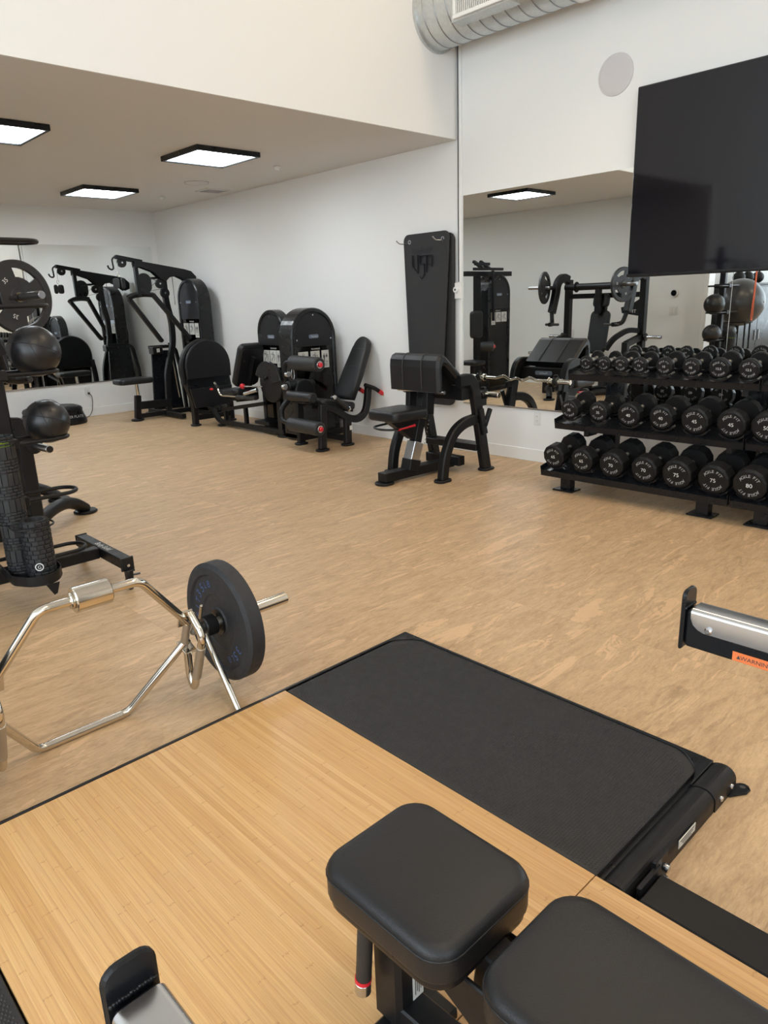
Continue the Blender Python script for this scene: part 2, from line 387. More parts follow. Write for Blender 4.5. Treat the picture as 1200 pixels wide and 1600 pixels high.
    def text(s, st, o, ux, uy, size, lift=.0006, align='C', sx=1.0):
        vs, fs, w = glyphs(st); o, ux, uy = V(o), V(ux).normalized(), V(uy).normalized(); n = ux.cross(uy)
        x0 = {'C': -w / 2, 'L': 0, 'R': -w}[align]
        s.add([o + ux * (v[0] + x0) * size * sx + uy * (v[1] - .35) * size + n * lift for v in vs], fs); return s
    def arctext(s, st, o, ux, uy, R, size, a0, step, lift=.0006, sx=1.0):
        # letters set round a circle, centred on angle a0 (degrees), reading clockwise
        ux, uy = V(ux).normalized(), V(uy).normalized(); k0 = (len(st) - 1) / 2
        for i, c in enumerate(st):
            if c == ' ': continue
            a = math.radians(a0 - (i - k0) * step); rad = ux * math.cos(a) + uy * math.sin(a); tan = ux * math.sin(a) - uy * math.cos(a)
            s.text(c, V(o) + rad * R, tan, rad, size, lift, 'C', sx)
        return s
    def build(s, name, m, parent=None, kind=None, label=None, origin=None):
        off = V(origin) if origin else V(0, 0, 0)
        p = parent
        if p is not None: off = LOC[p.name]
        me = bpy.data.meshes.new(name); me.from_pydata([tuple(V(v) - off) for v in s.v], [], s.f)
        me.polygons.foreach_set('use_smooth', s.sm); me.materials.append(M[m] if isinstance(m, str) else m); me.update()
        o = bpy.data.objects.new(name, me); COL.objects.link(o)
        if p is not None: o.parent = p
        else: o.location = off
        LOC[o.name] = off
        if kind: o['kind'] = kind
        if label: o['label'] = label
        return o
GC = {}
def glyphs(st):
    if st in GC: return GC[st]
    c = bpy.data.curves.new('t', 'FONT'); c.body = st; c.size = 1.0; c.resolution_u = 3; c.fill_mode = 'BOTH'
    o = bpy.data.objects.new('t', c); COL.objects.link(o); bpy.context.view_layer.update()
    me = o.evaluated_get(bpy.context.evaluated_depsgraph_get()).to_mesh()
    vs = [tuple(v.co) for v in me.vertices]; fs = [tuple(p.vertices) for p in me.polygons]
    if vs:
        x0 = min(v[0] for v in vs); x1 = max(v[0] for v in vs); vs = [(v[0] - x0, v[1], 0) for v in vs]; w = x1 - x0
    else: w = .3
    o.to_mesh_clear(); bpy.data.objects.remove(o); bpy.data.curves.remove(c)
    GC[st] = (vs, fs, w); return GC[st]
def rrect(w, h, r, n=6, cx=0, cy=0):
    o = []
    for (x, y, a) in ((w / 2 - r, h / 2 - r, 0), (-w / 2 + r, h / 2 - r, 90), (-w / 2 + r, -h / 2 + r, 180), (w / 2 - r, -h / 2 + r, 270)):
        for k in range(n + 1):
            t = math.radians(a + 90 * k / n); o.append((cx + x + r * math.cos(t), cy + y + r * math.sin(t)))
    return o
def circ(r, n=24, cx=0, cy=0): return [(cx + r * math.cos(2 * PI * k / n), cy + r * math.sin(2 * PI * k / n)) for k in range(n)]
def arch(w, h, n=14, r=.02):
    # upright shape with a semicircular top, standing on y=0
    o = [(-w / 2, 0), (w / 2, 0)]
    for k in range(n + 1):
        t = PI * k / n; o.append((w / 2 * math.cos(t), h - w / 2 + w / 2 * math.sin(t)))
    return o
X, Y, Z = V(1, 0, 0), V(0, 1, 0), V(0, 0, 1)
def struct(name, mb, m, label=None, parent=None):
    o = mb.build(name, m, parent)
    if parent is None: o['kind'] = 'structure'
    if label: o['label'] = label
    return o
def copy_tree(o, parent=None):
    c = o.copy(); COL.objects.link(c); c.parent = parent; LOC[c.name] = LOC.get(o.name, V(0, 0, 0))
    for ch in list(o.children): copy_tree(ch, c)
    return c

# ================================================================ SETTING
struct('floor', MB().box(((FX + WX) / 2, (FY + BY) / 2, -.05), (WX - FX + .3, BY - FY + .3, .1), 0), 'floor')
struct('wall_right', MB().box((WX + .06, (FY + BY) / 2, HH / 2), (.12, BY - FY + .24, HH), 0), 'wall')
struct('wall_back', MB().box(((AX + WX) / 2, BY + .06, HC / 2 + .05), (WX - AX, .12, HC + .1), 0), 'wall')
struct('wall_left', MB().box((AX - .07, (4.5 + BY) / 2, HC / 2), (.14, BY - 4.5, HC), .004), 'wall')
struct('wall_bulkhead', MB().box(((AX + WX) / 2, SY + .01, (HC + HH) / 2), (WX - AX, .02, HH - HC), 0), 'wall')
struct('wall_partition', MB().box(((FX + AX) / 2, SY + .07, HH / 2), (AX - FX, .14, HH), 0), 'wall')
struct('ceiling', MB().box(((AX - .14 + WX + .12) / 2, (SY + .02 + BY + .12) / 2, HC + .05), (WX - AX + .26, BY - SY + .10, .1), 0), 'ceil')
struct('ceiling_high', MB().box(((FX + WX) / 2, (FY + SY) / 2, HH + .05), (WX - FX + .24, SY - FY + .3, .1), 0), 'ceil')
w = MB(); ox0, ox1, oz0, oz1 = -3.4, -.2, .6, 4.8
w.box(((FX + ox0) / 2, FY - .07, HH / 2), (ox0 - FX, .14, HH), 0); w.box(((WX + ox1) / 2, FY - .07, HH / 2), (WX - ox1, .14, HH), 0)
w.box(((ox0 + ox1) / 2, FY - .07, oz0 / 2), (ox1 - ox0, .14, oz0), 0); w.box(((ox0 + ox1) / 2, FY - .07, (oz1 + HH) / 2), (ox1 - ox0, .14, HH - oz1), 0)
struct('wall_front', w, 'wall')
w = MB(); oy0, oy1 = -4.0, 3.8
w.box((FX - .07, (FY + oy0) / 2, HH / 2), (.14, oy0 - FY, HH), 0); w.box((FX - .07, (SY + oy1) / 2, HH / 2), (.14, SY - oy1, HH), 0)
w.box((FX - .07, (oy0 + oy1) / 2, oz0 / 2), (.14, oy1 - oy0, oz0), 0); w.box((FX - .07, (oy0 + oy1) / 2, (oz1 + HH) / 2), (.14, oy1 - oy0, HH - oz1), 0)
struct('wall_side', w, 'wall')
def window(n, ax, c, a0, a1):
    f = MB(); k = 4
    for i in range(k + 1):
        a = a0 + (a1 - a0) * i / k
        f.box((a, c, 2.7) if ax == 'x' else (c, a, 2.7), (.06, .08, 4.2) if ax == 'x' else (.08, .06, 4.2), .004)
    for z in (.63, 3.3, 4.77):
        f.box(((a0 + a1) / 2, c, z) if ax == 'x' else (c, (a0 + a1) / 2, z), (a1 - a0, .08, .06) if ax == 'x' else (.08, a1 - a0, .06), .004)
    struct('window_%d' % n, f, 'blacks')
window(1, 'x', FY - .09, ox0, ox1); window(2, 'y', FX - .09, oy0, oy1)
struct('baseboard_right', MB().box((WX - .007, (FY + BY) / 2, .056), (.014, BY - FY, .112), .004), 'trim')
struct('baseboard_back', MB().box(((AX + WX) / 2, BY - .007, .06), (WX - AX - .03, .014, .12), .004), 'trim')
struct('baseboard_left', MB().box((AX + .007, (4.5 + BY) / 2, .056), (.014, BY - 4.5 - .03, .112), .004), 'trim')
struct('trim_1', MB().box((AX - .07, 4.47, HC / 2), (.20, .07, HC), .006), 'trim')

# mirrors
t = thing('wall_mirror', 'large frameless mirror on the long wall behind the dumbbell rack, under the television', 'mirror', (WX, 2.0, .48))
ys = [4.545, 2.10, -.34]
for a, b in zip(ys, ys[1:]):
    MB().box((WX - .004, (a + b) / 2, (.48 + 2.34) / 2), (.006, a - b - .003, 1.86), .0008).build('mirror_panel', 'mirror', t)
MB().box((WX - .006, (ys[0] + ys[-1]) / 2, .476), (.012, ys[0] - ys[-1], .014), .002).build('mirror_channel', 'steel', t)
t = thing('wall_mirror', 'wide frameless mirror on the far back wall beyond the lat pulldown machine', 'mirror', (3.4, BY, .48))
for a, b in ((.6, 1.68), (1.68, 3.49), (3.49, 5.30)):
    MB().box(((a + b) / 2, BY - .004, 1.405), (b - a - .004, .006, 1.85), .0008).build('mirror_panel', 'mirror', t)
MB().box((2.95, BY - .006, .476), (4.7, .012, .014), .002).build('mirror_channel', 'steel', t)

# ceiling panels
def panel(x, y, label, z=HC, s=.66, st='led'):
    t = thing('ceiling_light', label, 'light', (x, y, z), 'square ceiling light panels')
    f = MB(); h = s / 2; w_ = .026
    for sx, sy, dx, dy in ((0, 1, s, w_), (0, -1, s, w_), (1, 0, w_, s - 2 * w_), (-1, 0, w_, s - 2 * w_)):
        f.box((x + sx * (h - w_ / 2), y + sy * (h - w_ / 2), z - .022), (dx, dy, .044), .003)
    f.build('frame', 'blacks', t)
    MB().box((x, y, z - .018), (s - 2 * w_, s - 2 * w_, .03), .002).build('diffuser', st, t)
panel(2.03, 6.34, 'square black-framed ceiling light cut by the left edge of the photo, nearest the bulkhead')
panel(3.92, 6.34, 'square black-framed ceiling light, rightmost of the three seen directly')
panel(3.93, 8.84, 'square black-framed ceiling light farthest back, closest to the back wall mirror')
panel(2.03, 8.84, 'square black-framed ceiling light at the back, hidden left of the frame')
M['warm_fill'] = emis('warm_fill_glow', (1.0, .77, .53), 13.0)  # unseen warm panels, added to brighten the bulkhead and long wall
for px_, py_ in ((4.0, 2.2), (3.9, -.8), (.6, -.2), (-.6, -2.4)):
    panel(px_, py_, 'added unseen warm fill panel on the high ceiling, %s, %s' % ({4.0: 'first from the bulkhead', 3.9: 'second from the bulkhead', .6: 'over the platform', -.6: 'by the front windows'}[px_], 'above the long wall side' if px_ > 3 else 'above the window side'), HH, 1.0, 'warm_fill')
t = thing('ceiling_speaker', 'round flush speaker grille in the low ceiling between two light panels', 'speaker', (4.6, 7.78, HC))
MB().cyl((4.6, 7.78, HC - .008), (4.6, 7.78, HC), .13, 32, bev=.003).build('grille', 'ceil', t)
MB().tube([(4.6 + .135 * math.cos(a), 7.78 + .135 * math.sin(a), HC - .005) for a in [2 * PI * k / 32 for k in range(32)]], .005, 6, closed=True).build('rim', 'grey', t)
t = thing('ceiling_vent', 'small rectangular vent in the low ceiling near the long wall', 'vent', (5.08, 8.2, HC))
f = MB(); cx, cy = 5.06, 8.2
for sx, sy, dx, dy in ((0, .13, .32, .03), (0, -.13, .32, .03), (.145, 0, .03, .26), (-.145, 0, .03, .26)): f.box((cx + sx, cy + sy, HC - .006), (dx, dy, .012), .002)
f.build('frame', 'ceil', t)
for k in range(7): MB().obox((cx, cy - .1 + k * .033, HC - .008), X * .13, V(0, .010, .006), V(0, -.0008, .0012), 0).build('slat', 'grey', t)
MB().box((cx, cy, HC - .001), (.27, .24, .002), 0).build('backing', 'ink', t)
for x, y, lb in ((4.79, 6.5, 'small white smoke detector on the low ceiling right of the nearer light panel'), (4.8, 8.98, 'small white sprinkler cover on the low ceiling by the back light panel')):
    t = thing('smoke_detector', lb, 'detector', (x, y, HC))
    MB().cyl((x, y, HC - .02), (x, y, HC), .035, 20, bev=.004).build('base', 'white', t)
    MB().cyl((x, y, HC - .035), (x, y, HC - .02), .022, 16, bev=.003).build('sensor', 'white', t)

# duct
t = thing('spiral_duct', 'round galvanised spiral air duct running along the top of the long wall', 'duct', (5.12, SY, 3.705))
cx, cz, r = 5.12, 3.705, .255
d = MB(); d.cyl((cx, SY - .001, cz), (cx, 3.24, cz), r, 48); d.sm = [True] * len(d.f); d.build('pipe', 'galv', t)
s_ = MB(); pts = []
for k in range(0, 48 * 11): a = 2 * PI * k / 48; pts.append((cx + (r + .001) * math.cos(a), SY - .03 - k / 48 * .12, cz + (r + .001) * math.sin(a)))
s_.tube(pts, .0045, 6); s_.build('spiral_seam', 'dark_steel', t)
MB().lathe([(r, 0), (r + .02, 0), (r + .02, .025), (r, .025)], (cx, SY - .025, cz), Y, 48, closed=True).build('collar', 'galv', t)
MB().lathe([(r - .02, 0), (r + .012, 0), (r + .012, .09), (r - .02, .09)], (cx, 3.17, cz), Y, 48, closed=True).build('coupling', 'trim', t)
d = MB(); d.cyl((cx, 3.2, cz), (cx, 1.0, cz), r - .015, 48); d.sm = [True] * len(d.f); d.build('pipe', 'galv', t)
g = thing('air_register', 'white supply grille boxed out of the galvanised duct', 'vent', (4.84, 3.93, 3.6))
# saddle box from the duct side, grille frame facing the room
MB().box((4.93, 3.92, 3.60), (.16, .56, .21), .003).build('saddle_box', 'galv', g)
f = MB(); y0, y1, z0, z1 = 3.60, 4.17, 3.51, 3.69; xx = 4.84
for c, dd in (((xx, (y0 + y1) / 2, z0 + .014), (.02, y1 - y0, .028)), ((xx, (y0 + y1) / 2, z1 - .014), (.02, y1 - y0, .028)), ((xx, y0 + .014, (z0 + z1) / 2), (.02, .028, z1 - z0 - .056)), ((xx, y1 - .014, (z0 + z1) / 2), (.02, .028, z1 - z0 - .056))): f.box(c, dd, .003)
f.build('frame', 'white', g)
n = 26
for k in range(n): MB().box((xx, y0 + .04 + (y1 - y0 - .08) * k / (n - 1), (z0 + z1) / 2), (.014, .006, z1 - z0 - .056), 0).build('slat', 'white', g)
MB().box((xx + .008, (y0 + y1) / 2, (z0 + z1) / 2), (.002, y1 - y0 - .05, z1 - z0 - .05), 0).build('backing', 'ink', g)

# long wall fittings
t = thing('wall_speaker', 'round pale grey speaker grille high on the wall left of the television', 'speaker', (WX, 3.085, 2.99))
MB().lathe([(0, .012), (.12, .011), (.139, .007), (.141, 0)], (WX, 3.085, 2.99), -X, 48).build('grille', 'grey', t)
t = thing('cable_raceway', 'slim white vertical cable channel on the wall at the left mirror edge', 'cable channel', (WX, 4.59, .5))
MB().box((WX - .008, 4.575, 2.03), (.016, .032, 3.1), .003).build('channel', 'trim', t)
MB().tube([(WX - .018, 4.59, 1.6), (WX - .018, 4.592, 2.3), (WX - .02, 4.588, 2.9), (WX - .018, 4.59, 3.56)], .005, 8).build('cable', 'ink', t)
t = thing('wall_control', 'small white wall control with a round knob on the cable channel', 'switch', (WX, 4.60, 1.52))
MB().box((WX - .024, 4.60, 1.52), (.016, .085, .145), .004).build('plate', 'white', t)
MB().cyl((WX - .03, 4.605, 1.53), (WX - .055, 4.605, 1.53), .028, 20, bev=.004).build('knob', 'white', t)
MB().cyl((WX - .054, 4.605, 1.53), (WX - .057, 4.605, 1.53), .010, 12).build('sensor', 'ink', t)
def outlet(x, y, z, n, u, label):
    n, u = V(n), V(u); c = V(x, y, z); t = thing('wall_outlet', label, 'outlet', c)
    MB().obox(c + n * .003, u * .036, Z * .058, n * .003, .002).build('plate', 'outlet', t)
    for s in (-1, 1):
        s_ = MB().obox(c + n * .007 + Z * s * .02, u * .016, Z * .013, n * .002, .001).build('socket', 'outlet', t)
        q = MB()
        for k in (-1, 1): q.obox(c + n * .0092 + Z * s * .02 + u * k * .006, u * .001, Z * .004, n * .0004, 0)
        q.build('slot', 'ink', s_)
outlet(WX, 3.69, .395, -X, Y, 'white wall outlet low on the wall between the arm curl bench and dumbbell rack')
outlet(4.07, BY, .35, -Y, X, 'white wall outlet low on the back wall under the mirror')
t = thing('extension_lead', 'black power lead hanging from the back wall outlet to the floor', 'lead', (4.07, BY, 0))
MB().box((4.075, BY - .022, .33), (.026, .026, .03), .004).build('plug', 'ink', t)
MB().tube([(4.075, BY - .03, .33), (4.1, BY - .05, .30), (4.10, BY - .05, .2), (4.08, BY - .04, .08), (4.03, BY - .05, .012), (3.93, BY - .12, .006), (3.8, BY - .2, .006)], .005, 8, fil=.03).build('cable', 'ink', t)
# alcove side wall fittings (seen in the mirror)
t = thing('thermostat', 'round white thermostat with black face on the side wall, seen in the mirror', 'thermostat', (AX, 4.93, 1.42))
MB().cyl((AX, 4.93, 1.42), (AX + .02, 4.93, 1.42), .062, 28, bev=.004).build('base', 'white', t)
MB().cyl((AX + .02, 4.93, 1.42), (AX + .035, 4.93, 1.42), .042, 28, bev=.006).build('display', 'tv', t)
t = thing('light_switch', 'white double rocker switch plate under the round thermostat', 'switch', (AX, 4.93, 1.17))
MB().box((AX + .004, 4.93, 1.17), (.008, .12, .12), .003).build('plate', 'outlet', t)
for s in (-1, 1): MB().box((AX + .01, 4.93 + s * .024, 1.17), (.006, .033, .068), .002).build('rocker', 'outlet', t)
t = thing('wall_vent', 'low white return vent on the side wall, seen in the mirror', 'vent', (AX, 6.7, .55))
MB().box((AX + .006, 6.7, .62), (.012, .26, .56), .003).build('frame', 'outlet', t)
for k in range(12): MB().box((AX + .014, 6.7, .40 + k * .04), (.006, .2, .02), 0).build('slat', 'outlet', t)

# television
t = thing('television', 'very large black flat-screen television hung above the dumbbell rack', 'television', (5.34, 1.74, 2.2))
MB().box((5.345, 1.735, 2.205), (.05, 2.25, 1.29), .006).build('housing', 'plastic', t)
MB().box((5.3185, 1.735, 2.211), (.004, 2.236, 1.262), .0015).build('screen', 'tv', t)
MB().box((5.375, 1.735, 2.2), (.05, .5, .4), .004).build('wall_bracket', 'blacks', t)
MB().box((5.313, 1.735, 1.572), (.014, 2.25, .020), .003).build('bottom_bezel', 'plastic', t)

# ================================================================ DUMBBELLS
TILT = math.radians(10); DV = V(math.cos(TILT), 0, math.sin(TILT)); UV_ = V(-math.sin(TILT), 0, math.cos(TILT))
SPEC = {'5': (.112, .20), '7.5': (.118, .205), '10': (.126, .22), '12.5': (.142, .23), '15': (.148, .24), '17.5': (.15, .24), '20': (.155, .25), '35': (.152, .28), '40': (.174, .29), '45': (.19, .30),
        '50': (.195, .31), '55': (.195, .32), '60': (.2, .33), '65': (.182, .34), '70': (.19, .35), '75': (.205, .36), '80': (.212, .37), '85': (.214, .38)}
PROTO = {}
def make_dumbbell(wt):
    d, L = SPEC[wt]; r = d / 2; hl = (L - .135) / 2
    t = thing('dumbbell', 'x', 'dumbbell', (0, 0, 0))
    prof = [(0, 0), (r * .80, 0), (r * .80, .0015), (r * .84, .0015), (r * .96, .006), (r, .014), (r, hl - .012), (r * .93, hl), (r * .4, hl), (0, hl)]
    for i, (o, ax) in enumerate((((0, 0, 0), X), ((L, 0, 0), -X))):
        h = MB().lathe(prof, o, ax, 12, smooth=False, ref=V(0, math.sin(PI / 12), math.cos(PI / 12))).build('head', 'urethane', t)
        n = -X if i == 0 else X; ux = -Y if i == 0 else Y
        q = V(o) + n * .0006
        MB().text(wt, q, ux, Z, r * .36 if len(wt) < 3 else r * .30, .0004, sx=1.05).build('number', 'letter', h)
        for a0 in (90, 270): MB().arctext('AGILE FIT', q, ux, Z, r * .60, r * .26, a0, 13.5, .0004, 1.15).build('lettering', 'greyletter', h)
    MB().lathe([(.016, hl - .002), (.016, hl + .012), (.013, hl + .02), (.0165, hl + .045), (.0175, L / 2), (.0165, L - hl - .045), (.013, L - hl - .02), (.016, L - hl - .012), (.016, L - hl + .002)], (0, 0, 0), X, 16).build('handle', 'knurl', t)
    return t
def ordn(i): return ['first', 'second', 'third', 'fourth', 'fifth', 'sixth', 'seventh', 'eighth', 'ninth', 'tenth', 'eleventh', 'twelfth', 'thirteenth', 'fourteenth'][i]
def dumb(wt, x, y, z, label, group):
    if wt not in PROTO: o = PROTO[wt] = make_dumbbell(wt)
    else: o = copy_tree(PROTO[wt])
    o.location = (x, y, z); o.rotation_euler = (0, -TILT, 0); o['label'] = label; o['group'] = group
ROWS = [('bottom', 4.58, .276, [('65', 2.982), ('65', 2.741), ('70', 2.504), ('70', 2.258), ('75', 2.028), ('75', 1.787), ('80', 1.565), ('80', 1.33), ('85', 1.09)]),
        ('middle', 4.75, .612, [('35', 2.965), ('35', 2.723), ('40', 2.484), ('40', 2.244), ('45', 2.011), ('45', 1.775), ('50', 1.56), ('50', 1.33), ('55', 1.10)]),
        ('top', 4.92, .945, [('5', 2.943), ('5', 2.795), ('7.5', 2.658), ('7.5', 2.514), ('10', 2.328), ('10', 2.139), ('12.5', 1.952), ('12.5', 1.762), ('15', 1.56), ('15', 1.36), ('20', 1.16)])]
UNITS = [(3.09, 1.685, 'three-tier black dumbbell rack, the long unit standing left of the joint'), (1.675, .40, 'three-tier black dumbbell rack unit cut by the right edge of the photo')]
for (ya, yb, lb) in UNITS:
    t = thing('dumbbell_rack', lb, 'rack', (4.9, (ya + yb) / 2, 0), 'dumbbell racks along the mirror')
    fy = (ya - .16, yb + .195) if ya > 2 else (ya - .165, yb + .2)
    for y in fy:
        u = MB().path([(5.17, y - .09, 0.02), (5.20, y - .09, .85)], Y, .11, .09).build('upright', 'blacks', t)
        b = MB().beam((4.72, y - .0, .155), (5.2, y - .05, .155), .07, .06).build('base_beam', 'blacks', t)
        MB().beam((4.715, y, .01), (4.715, y, .185), .085, .075, X).build('leg', 'blacks', t)
        MB().box((4.70, y, .006), (.13, .17, .012), .003).build('foot_plate', 'blacks', t)
        MB().box((5.16, y - .09, .006), (.16, .2, .012), .003).build('foot_plate', 'blacks', t)
        for (nme, x0, zc, rw) in ROWS[1:]:
            zs = zc - .125 if nme == 'middle' else zc - .105
            MB().prism([(0, 0), (.40, .10), (.40, .02), (.12, -.05), (.0, -.05)], (x0 + .03, y + .02 - .1, zs - .02), X, Z, .04, .003).build('shelf_bracket', 'blacks', t)
    for (nme, x0, zc, rw) in ROWS:
        dz = {'bottom': .108, 'middle': .104, 'top': .082}[nme]
        L = .36 if nme == 'bottom' else .32 if nme == 'middle' else .25
        a = V(x0 - .0, 0, zc - dz); sh = MB()
        w_ = ya - yb; yc = (ya + yb) / 2
        sh.obox(V(a.x, yc, a.z) + DV * L / 2 - UV_ * .008, DV * L / 2, Y * w_ / 2, UV_ * .004, .001)
        sh.obox(V(a.x, yc, a.z) - UV_ * .028 + DV * .003, DV * .003, Y * w_ / 2, UV_ * .024, .001)
        sh.obox(V(a.x, yc, a.z) + DV * L - UV_ * .002, DV * .003, Y * w_ / 2, UV_ * .028, .001)
        for yy in (ya - .002, yb + .002): sh.obox(V(a.x, yy, a.z) + DV * L / 2 - UV_ * .010, DV * L / 2, Y * .002, UV_ * .036, .0005)
        sh.build('shelf', 'blacks', t)
        for wt, y in rw:
            if not (yb < y < ya): continue
            d, Ld = SPEC[wt]; r = d / 2 + .004; hl = (Ld - .135) / 2
            for off in (hl * .5, Ld - hl * .5):
                o = V(x0, y, zc) + DV * off; q = MB(); rs = []
                for k in range(11):
                    an = math.radians(-90 - 48 + 96 * k / 10); e = Y * math.cos(an) + UV_ * math.sin(an)
                    rs.append([o + e * r - DV * .03, o + e * r + DV * .03, o + e * (r + .012) + DV * .03, o + e * (r + .012) - DV * .03])
                q.rings(rs, smooth=False); q.build('saddle', 'blacks', t)
for (nme, x0, zc, rw) in ROWS:
    for i, (wt, y) in enumerate(rw):
        dumb(wt, x0, y, zc, 'black twelve-sided dumbbell marked %s, %s from the left on the %s shelf' % (wt, ordn(i), nme), 'dumbbells on the %s shelf' % nme)

# ================================================================ SELECTORISED MACHINES
def person(mb, o, ux, uy, h, lift=.0006):
    o, ux, uy = V(o), V(ux), V(uy); n = ux.normalized().cross(uy.normalized())
    def pl(ps): mb.add([o + ux * p[0] * h + uy * p[1] * h + n * lift for p in ps], [tuple(range(len(ps)))])
    pl(circ(.07, 10, 0, .42)); pl([(-.10, .33), (-.13, .30), (-.14, .0), (-.10, .0), (-.08, .18), (-.07, -.05), (-.085, -.5), (-.02, -.5), (0, -.08), (.02, -.5), (.085, -.5), (.07, -.05), (.08, .18), (.10, .0), (.14, .0), (.13, .30), (.10, .33)][::-1])
def tower(t, o, u, n, w, h, D, stack_h=.75):
    # o bottom centre of the front face, u rightwards, n outwards
    o, u, n = V(o), V(u), V(n); fr = .05
    P2 = lambda x, z, d=0: o + u * x + Z * z - n * d
    pts = [P2(-w / 2 + fr / 2, .03, D / 2)] + [P2((w - fr) / 2 * math.cos(a), h - w / 2 + (w - fr) / 2 * math.sin(a), D / 2) for a in [PI - PI * k / 20 for k in range(21)]] + [P2(w / 2 - fr / 2, .03, D / 2)]
    MB().path(pts, n, D, fr, 0, .014).build('shroud_rim', 'plastic', t)
    MB().prism(arch(w - .06, h - .06), P2(0, .03, D - .02), u, Z, .012, 0).build('back_panel', 'plastic', t)
    zc = h * .715; iw = w - .092
    cap = [(-iw / 2, zc), (iw / 2, zc)] + [(iw / 2 * math.cos(PI * k / 16), h - .046 - iw / 2 + iw / 2 * math.sin(PI * k / 16)) for k in range(17)]
    c = MB().prism(cap, P2(0, 0, .022), u, Z, .012, .003).build('cap_panel', 'shield', t)
    MB().prism(rrect(.135, .042, .019), P2(0, h - .30, .010), u, Z, .004, .001).build('badge', 'badge', c)
    MB().text('Nautilus', P2(.008, h - .30, .006), u, Z, .026).build('badge_lettering', 'letter', c)
    bl = MB()
    for x, z in ((0, h - .075), (-iw / 2 + .03, h - w / 2 - .02), (iw / 2 - .03, h - w / 2 - .02)): bl.cyl(P2(x, z, .012), P2(x, z, .004), .008, 10)
    bl.build('bolt', 'steel', c, kind='stuff')
    MB().obox(P2(0, (.06 + zc) / 2, .020), u * iw / 2, Z * (zc - .06) / 2, n * .002, 0).build('clear_shield', 'tint', t)
    MB().text('TECHNIQUE', P2(.02, zc - .032, .017), u, Z, .022).build('placard_title', 'letter', t)
    for i, (x, ww, hh) in enumerate(((-.135, .135, .15), (.010, .125, .15), (.135, .10, .19))):
        x *= w / .55
        p = MB().obox(P2(x, zc - .055 - hh / 2, .0165), u * ww / 2, Z * hh / 2, n * .001, 0).build('placard', 'placard', t)
        k = MB(); q = P2(x, zc - .055 - hh / 2, .015)
        if i < 2:
            k.tube([q + u * a + Z * b for a, b in ((-.035, .03), (-.01, .035), (.01, .0), (-.02, -.02), (-.03, -.045))], .004, 5)
            k.tube([q + u * a + Z * b for a, b in ((.0, .02), (.03, .028), (.034, -.01), (.02, -.04))], .003, 5)
            k.tube([q + u * .012 * math.cos(a) + Z * (.045 + .012 * math.sin(a)) for a in [2 * PI * j / 10 for j in range(10)]], .002, 5, closed=True)
        else:
            person(k, q - u * .018 + Z * .012, u, Z, .095); person(k, q + u * .018 + Z * .012, u, Z, .095)
            for j in range(3): k.obox(q - Z * (.052 + j * .010), u * .03, Z * .0012, n * .0004, 0)
        k.build('placard_drawing', 'ink', p)
    for s in (-1, 1): MB().cyl(P2(s * .085, .08, D * .5), P2(s * .085, zc + .1, D * .5), .010, 12).build('guide_rod', 'rod', t)
    for k in range(14): MB().obox(P2(0, .115 + k * .0315, D * .5), u * .15, Z * .0145, n * min(.05, D * .28), .002).build('weight_plate', 'blacks', t)
    d = MB()
    for k in range(14): d.cyl(P2(.11, .115 + k * .0315, D * .5 - .055), P2(.11, .115 + k * .0315, D * .5 - .058), .007, 8)
    d.build('plate_number', 'greyletter', t, kind='stuff')
    MB().obox(P2(0, .045, D / 2), u * w / 2, Z * .03, n * (D / 2), .006).build('tower_base', 'black', t)
def foot(t, x, y, w=.15, d=.10, z=0): MB().prism(rrect(w, d, min(w, d) * .45), (x, y, z), X, Y, .022, .006).build('foot_pad', 'black', t)
def roller(t, p0, p1, r, m='foam', name='foam_roller', cap=True, end=1):
    p0, p1 = V(p0), V(p1); q = MB().cyl(p0, p1, r, 28, bev=.012); q.sm = [len(f) == 4 for f in q.f]
    a = q.build(name, m, t); tn = (p1 - p0).normalized()
    if cap:
        e = p1 if end else p0; s = tn if end else -tn
        MB().cyl(e, e + s * .008, r * .5, 20, bev=.002).build('roller_ring', 'steel', a)
        MB().cyl(e + s * .008, e + s * .028, r * .33, 16, bev=.006).build('roller_cap', 'red', a)
    return a

# --- leg extension machine
t = thing('leg_extension_machine', 'black leg extension machine with round red-capped foam rollers, nearest of the wall machines', 'exercise machine', (4.8, 5.9, 0))
tower(t, (4.995, 6.32, 0), X, -Y, .62, 1.41, .24)
for p0, p1 in (((4.51, 5.68, .02), (4.545, 5.68, .47)), ((4.60, 6.15, .02), (4.60, 6.15, .60)), ((4.87, 5.70, .02), (4.88, 5.70, .30))):
    MB().beam(p0, p1, .055, .085, X, .008).build('leg', 'black', t); foot(t, p0[0], p0[1], .15, .11)
MB().beam((4.88, 5.72, .07), (4.88, 6.3, .07), .05, .06).build('base_rail', 'black', t)
MB().beam((4.56, 6.15, .07), (5.25, 6.15, .07), .05, .06).build('base_rail', 'black', t)
MB().path([(4.52, 5.70, .46), (4.72, 5.70, .40), (4.86, 5.70, .295), (5.02, 5.70, .255), (5.15, 5.72, .30), (5.21, 5.74, .42), (5.25, 5.76, .58)], Y, .05, .075, .09).build('seat_arm', 'black', t)
MB().beam((4.55, 5.92, .44), (5.12, 5.92, .34), .10, .06).build('seat_beam', 'black', t)
MB().cushion(rrect(.50, .36, .08, cx=0, cy=0), (4.80, 5.90, .395), (.97, 0, -.20), Y, .085, .03).build('seat', 'vinyl', t)
q = MB().cyl((4.45, 5.70, .545), (4.45, 6.12, .545), .052, 24, bev=.012); q.sm = [len(f) == 4 for f in q.f]; q.build('knee_roll', 'vinyl', t)
MB().beam((4.46, 5.92, .50), (4.60, 5.92, .46), .3, .05).build('knee_bracket', 'black', t)
b_ = V(.49, 0, .87); o_ = V(5.045, 5.89, .44)
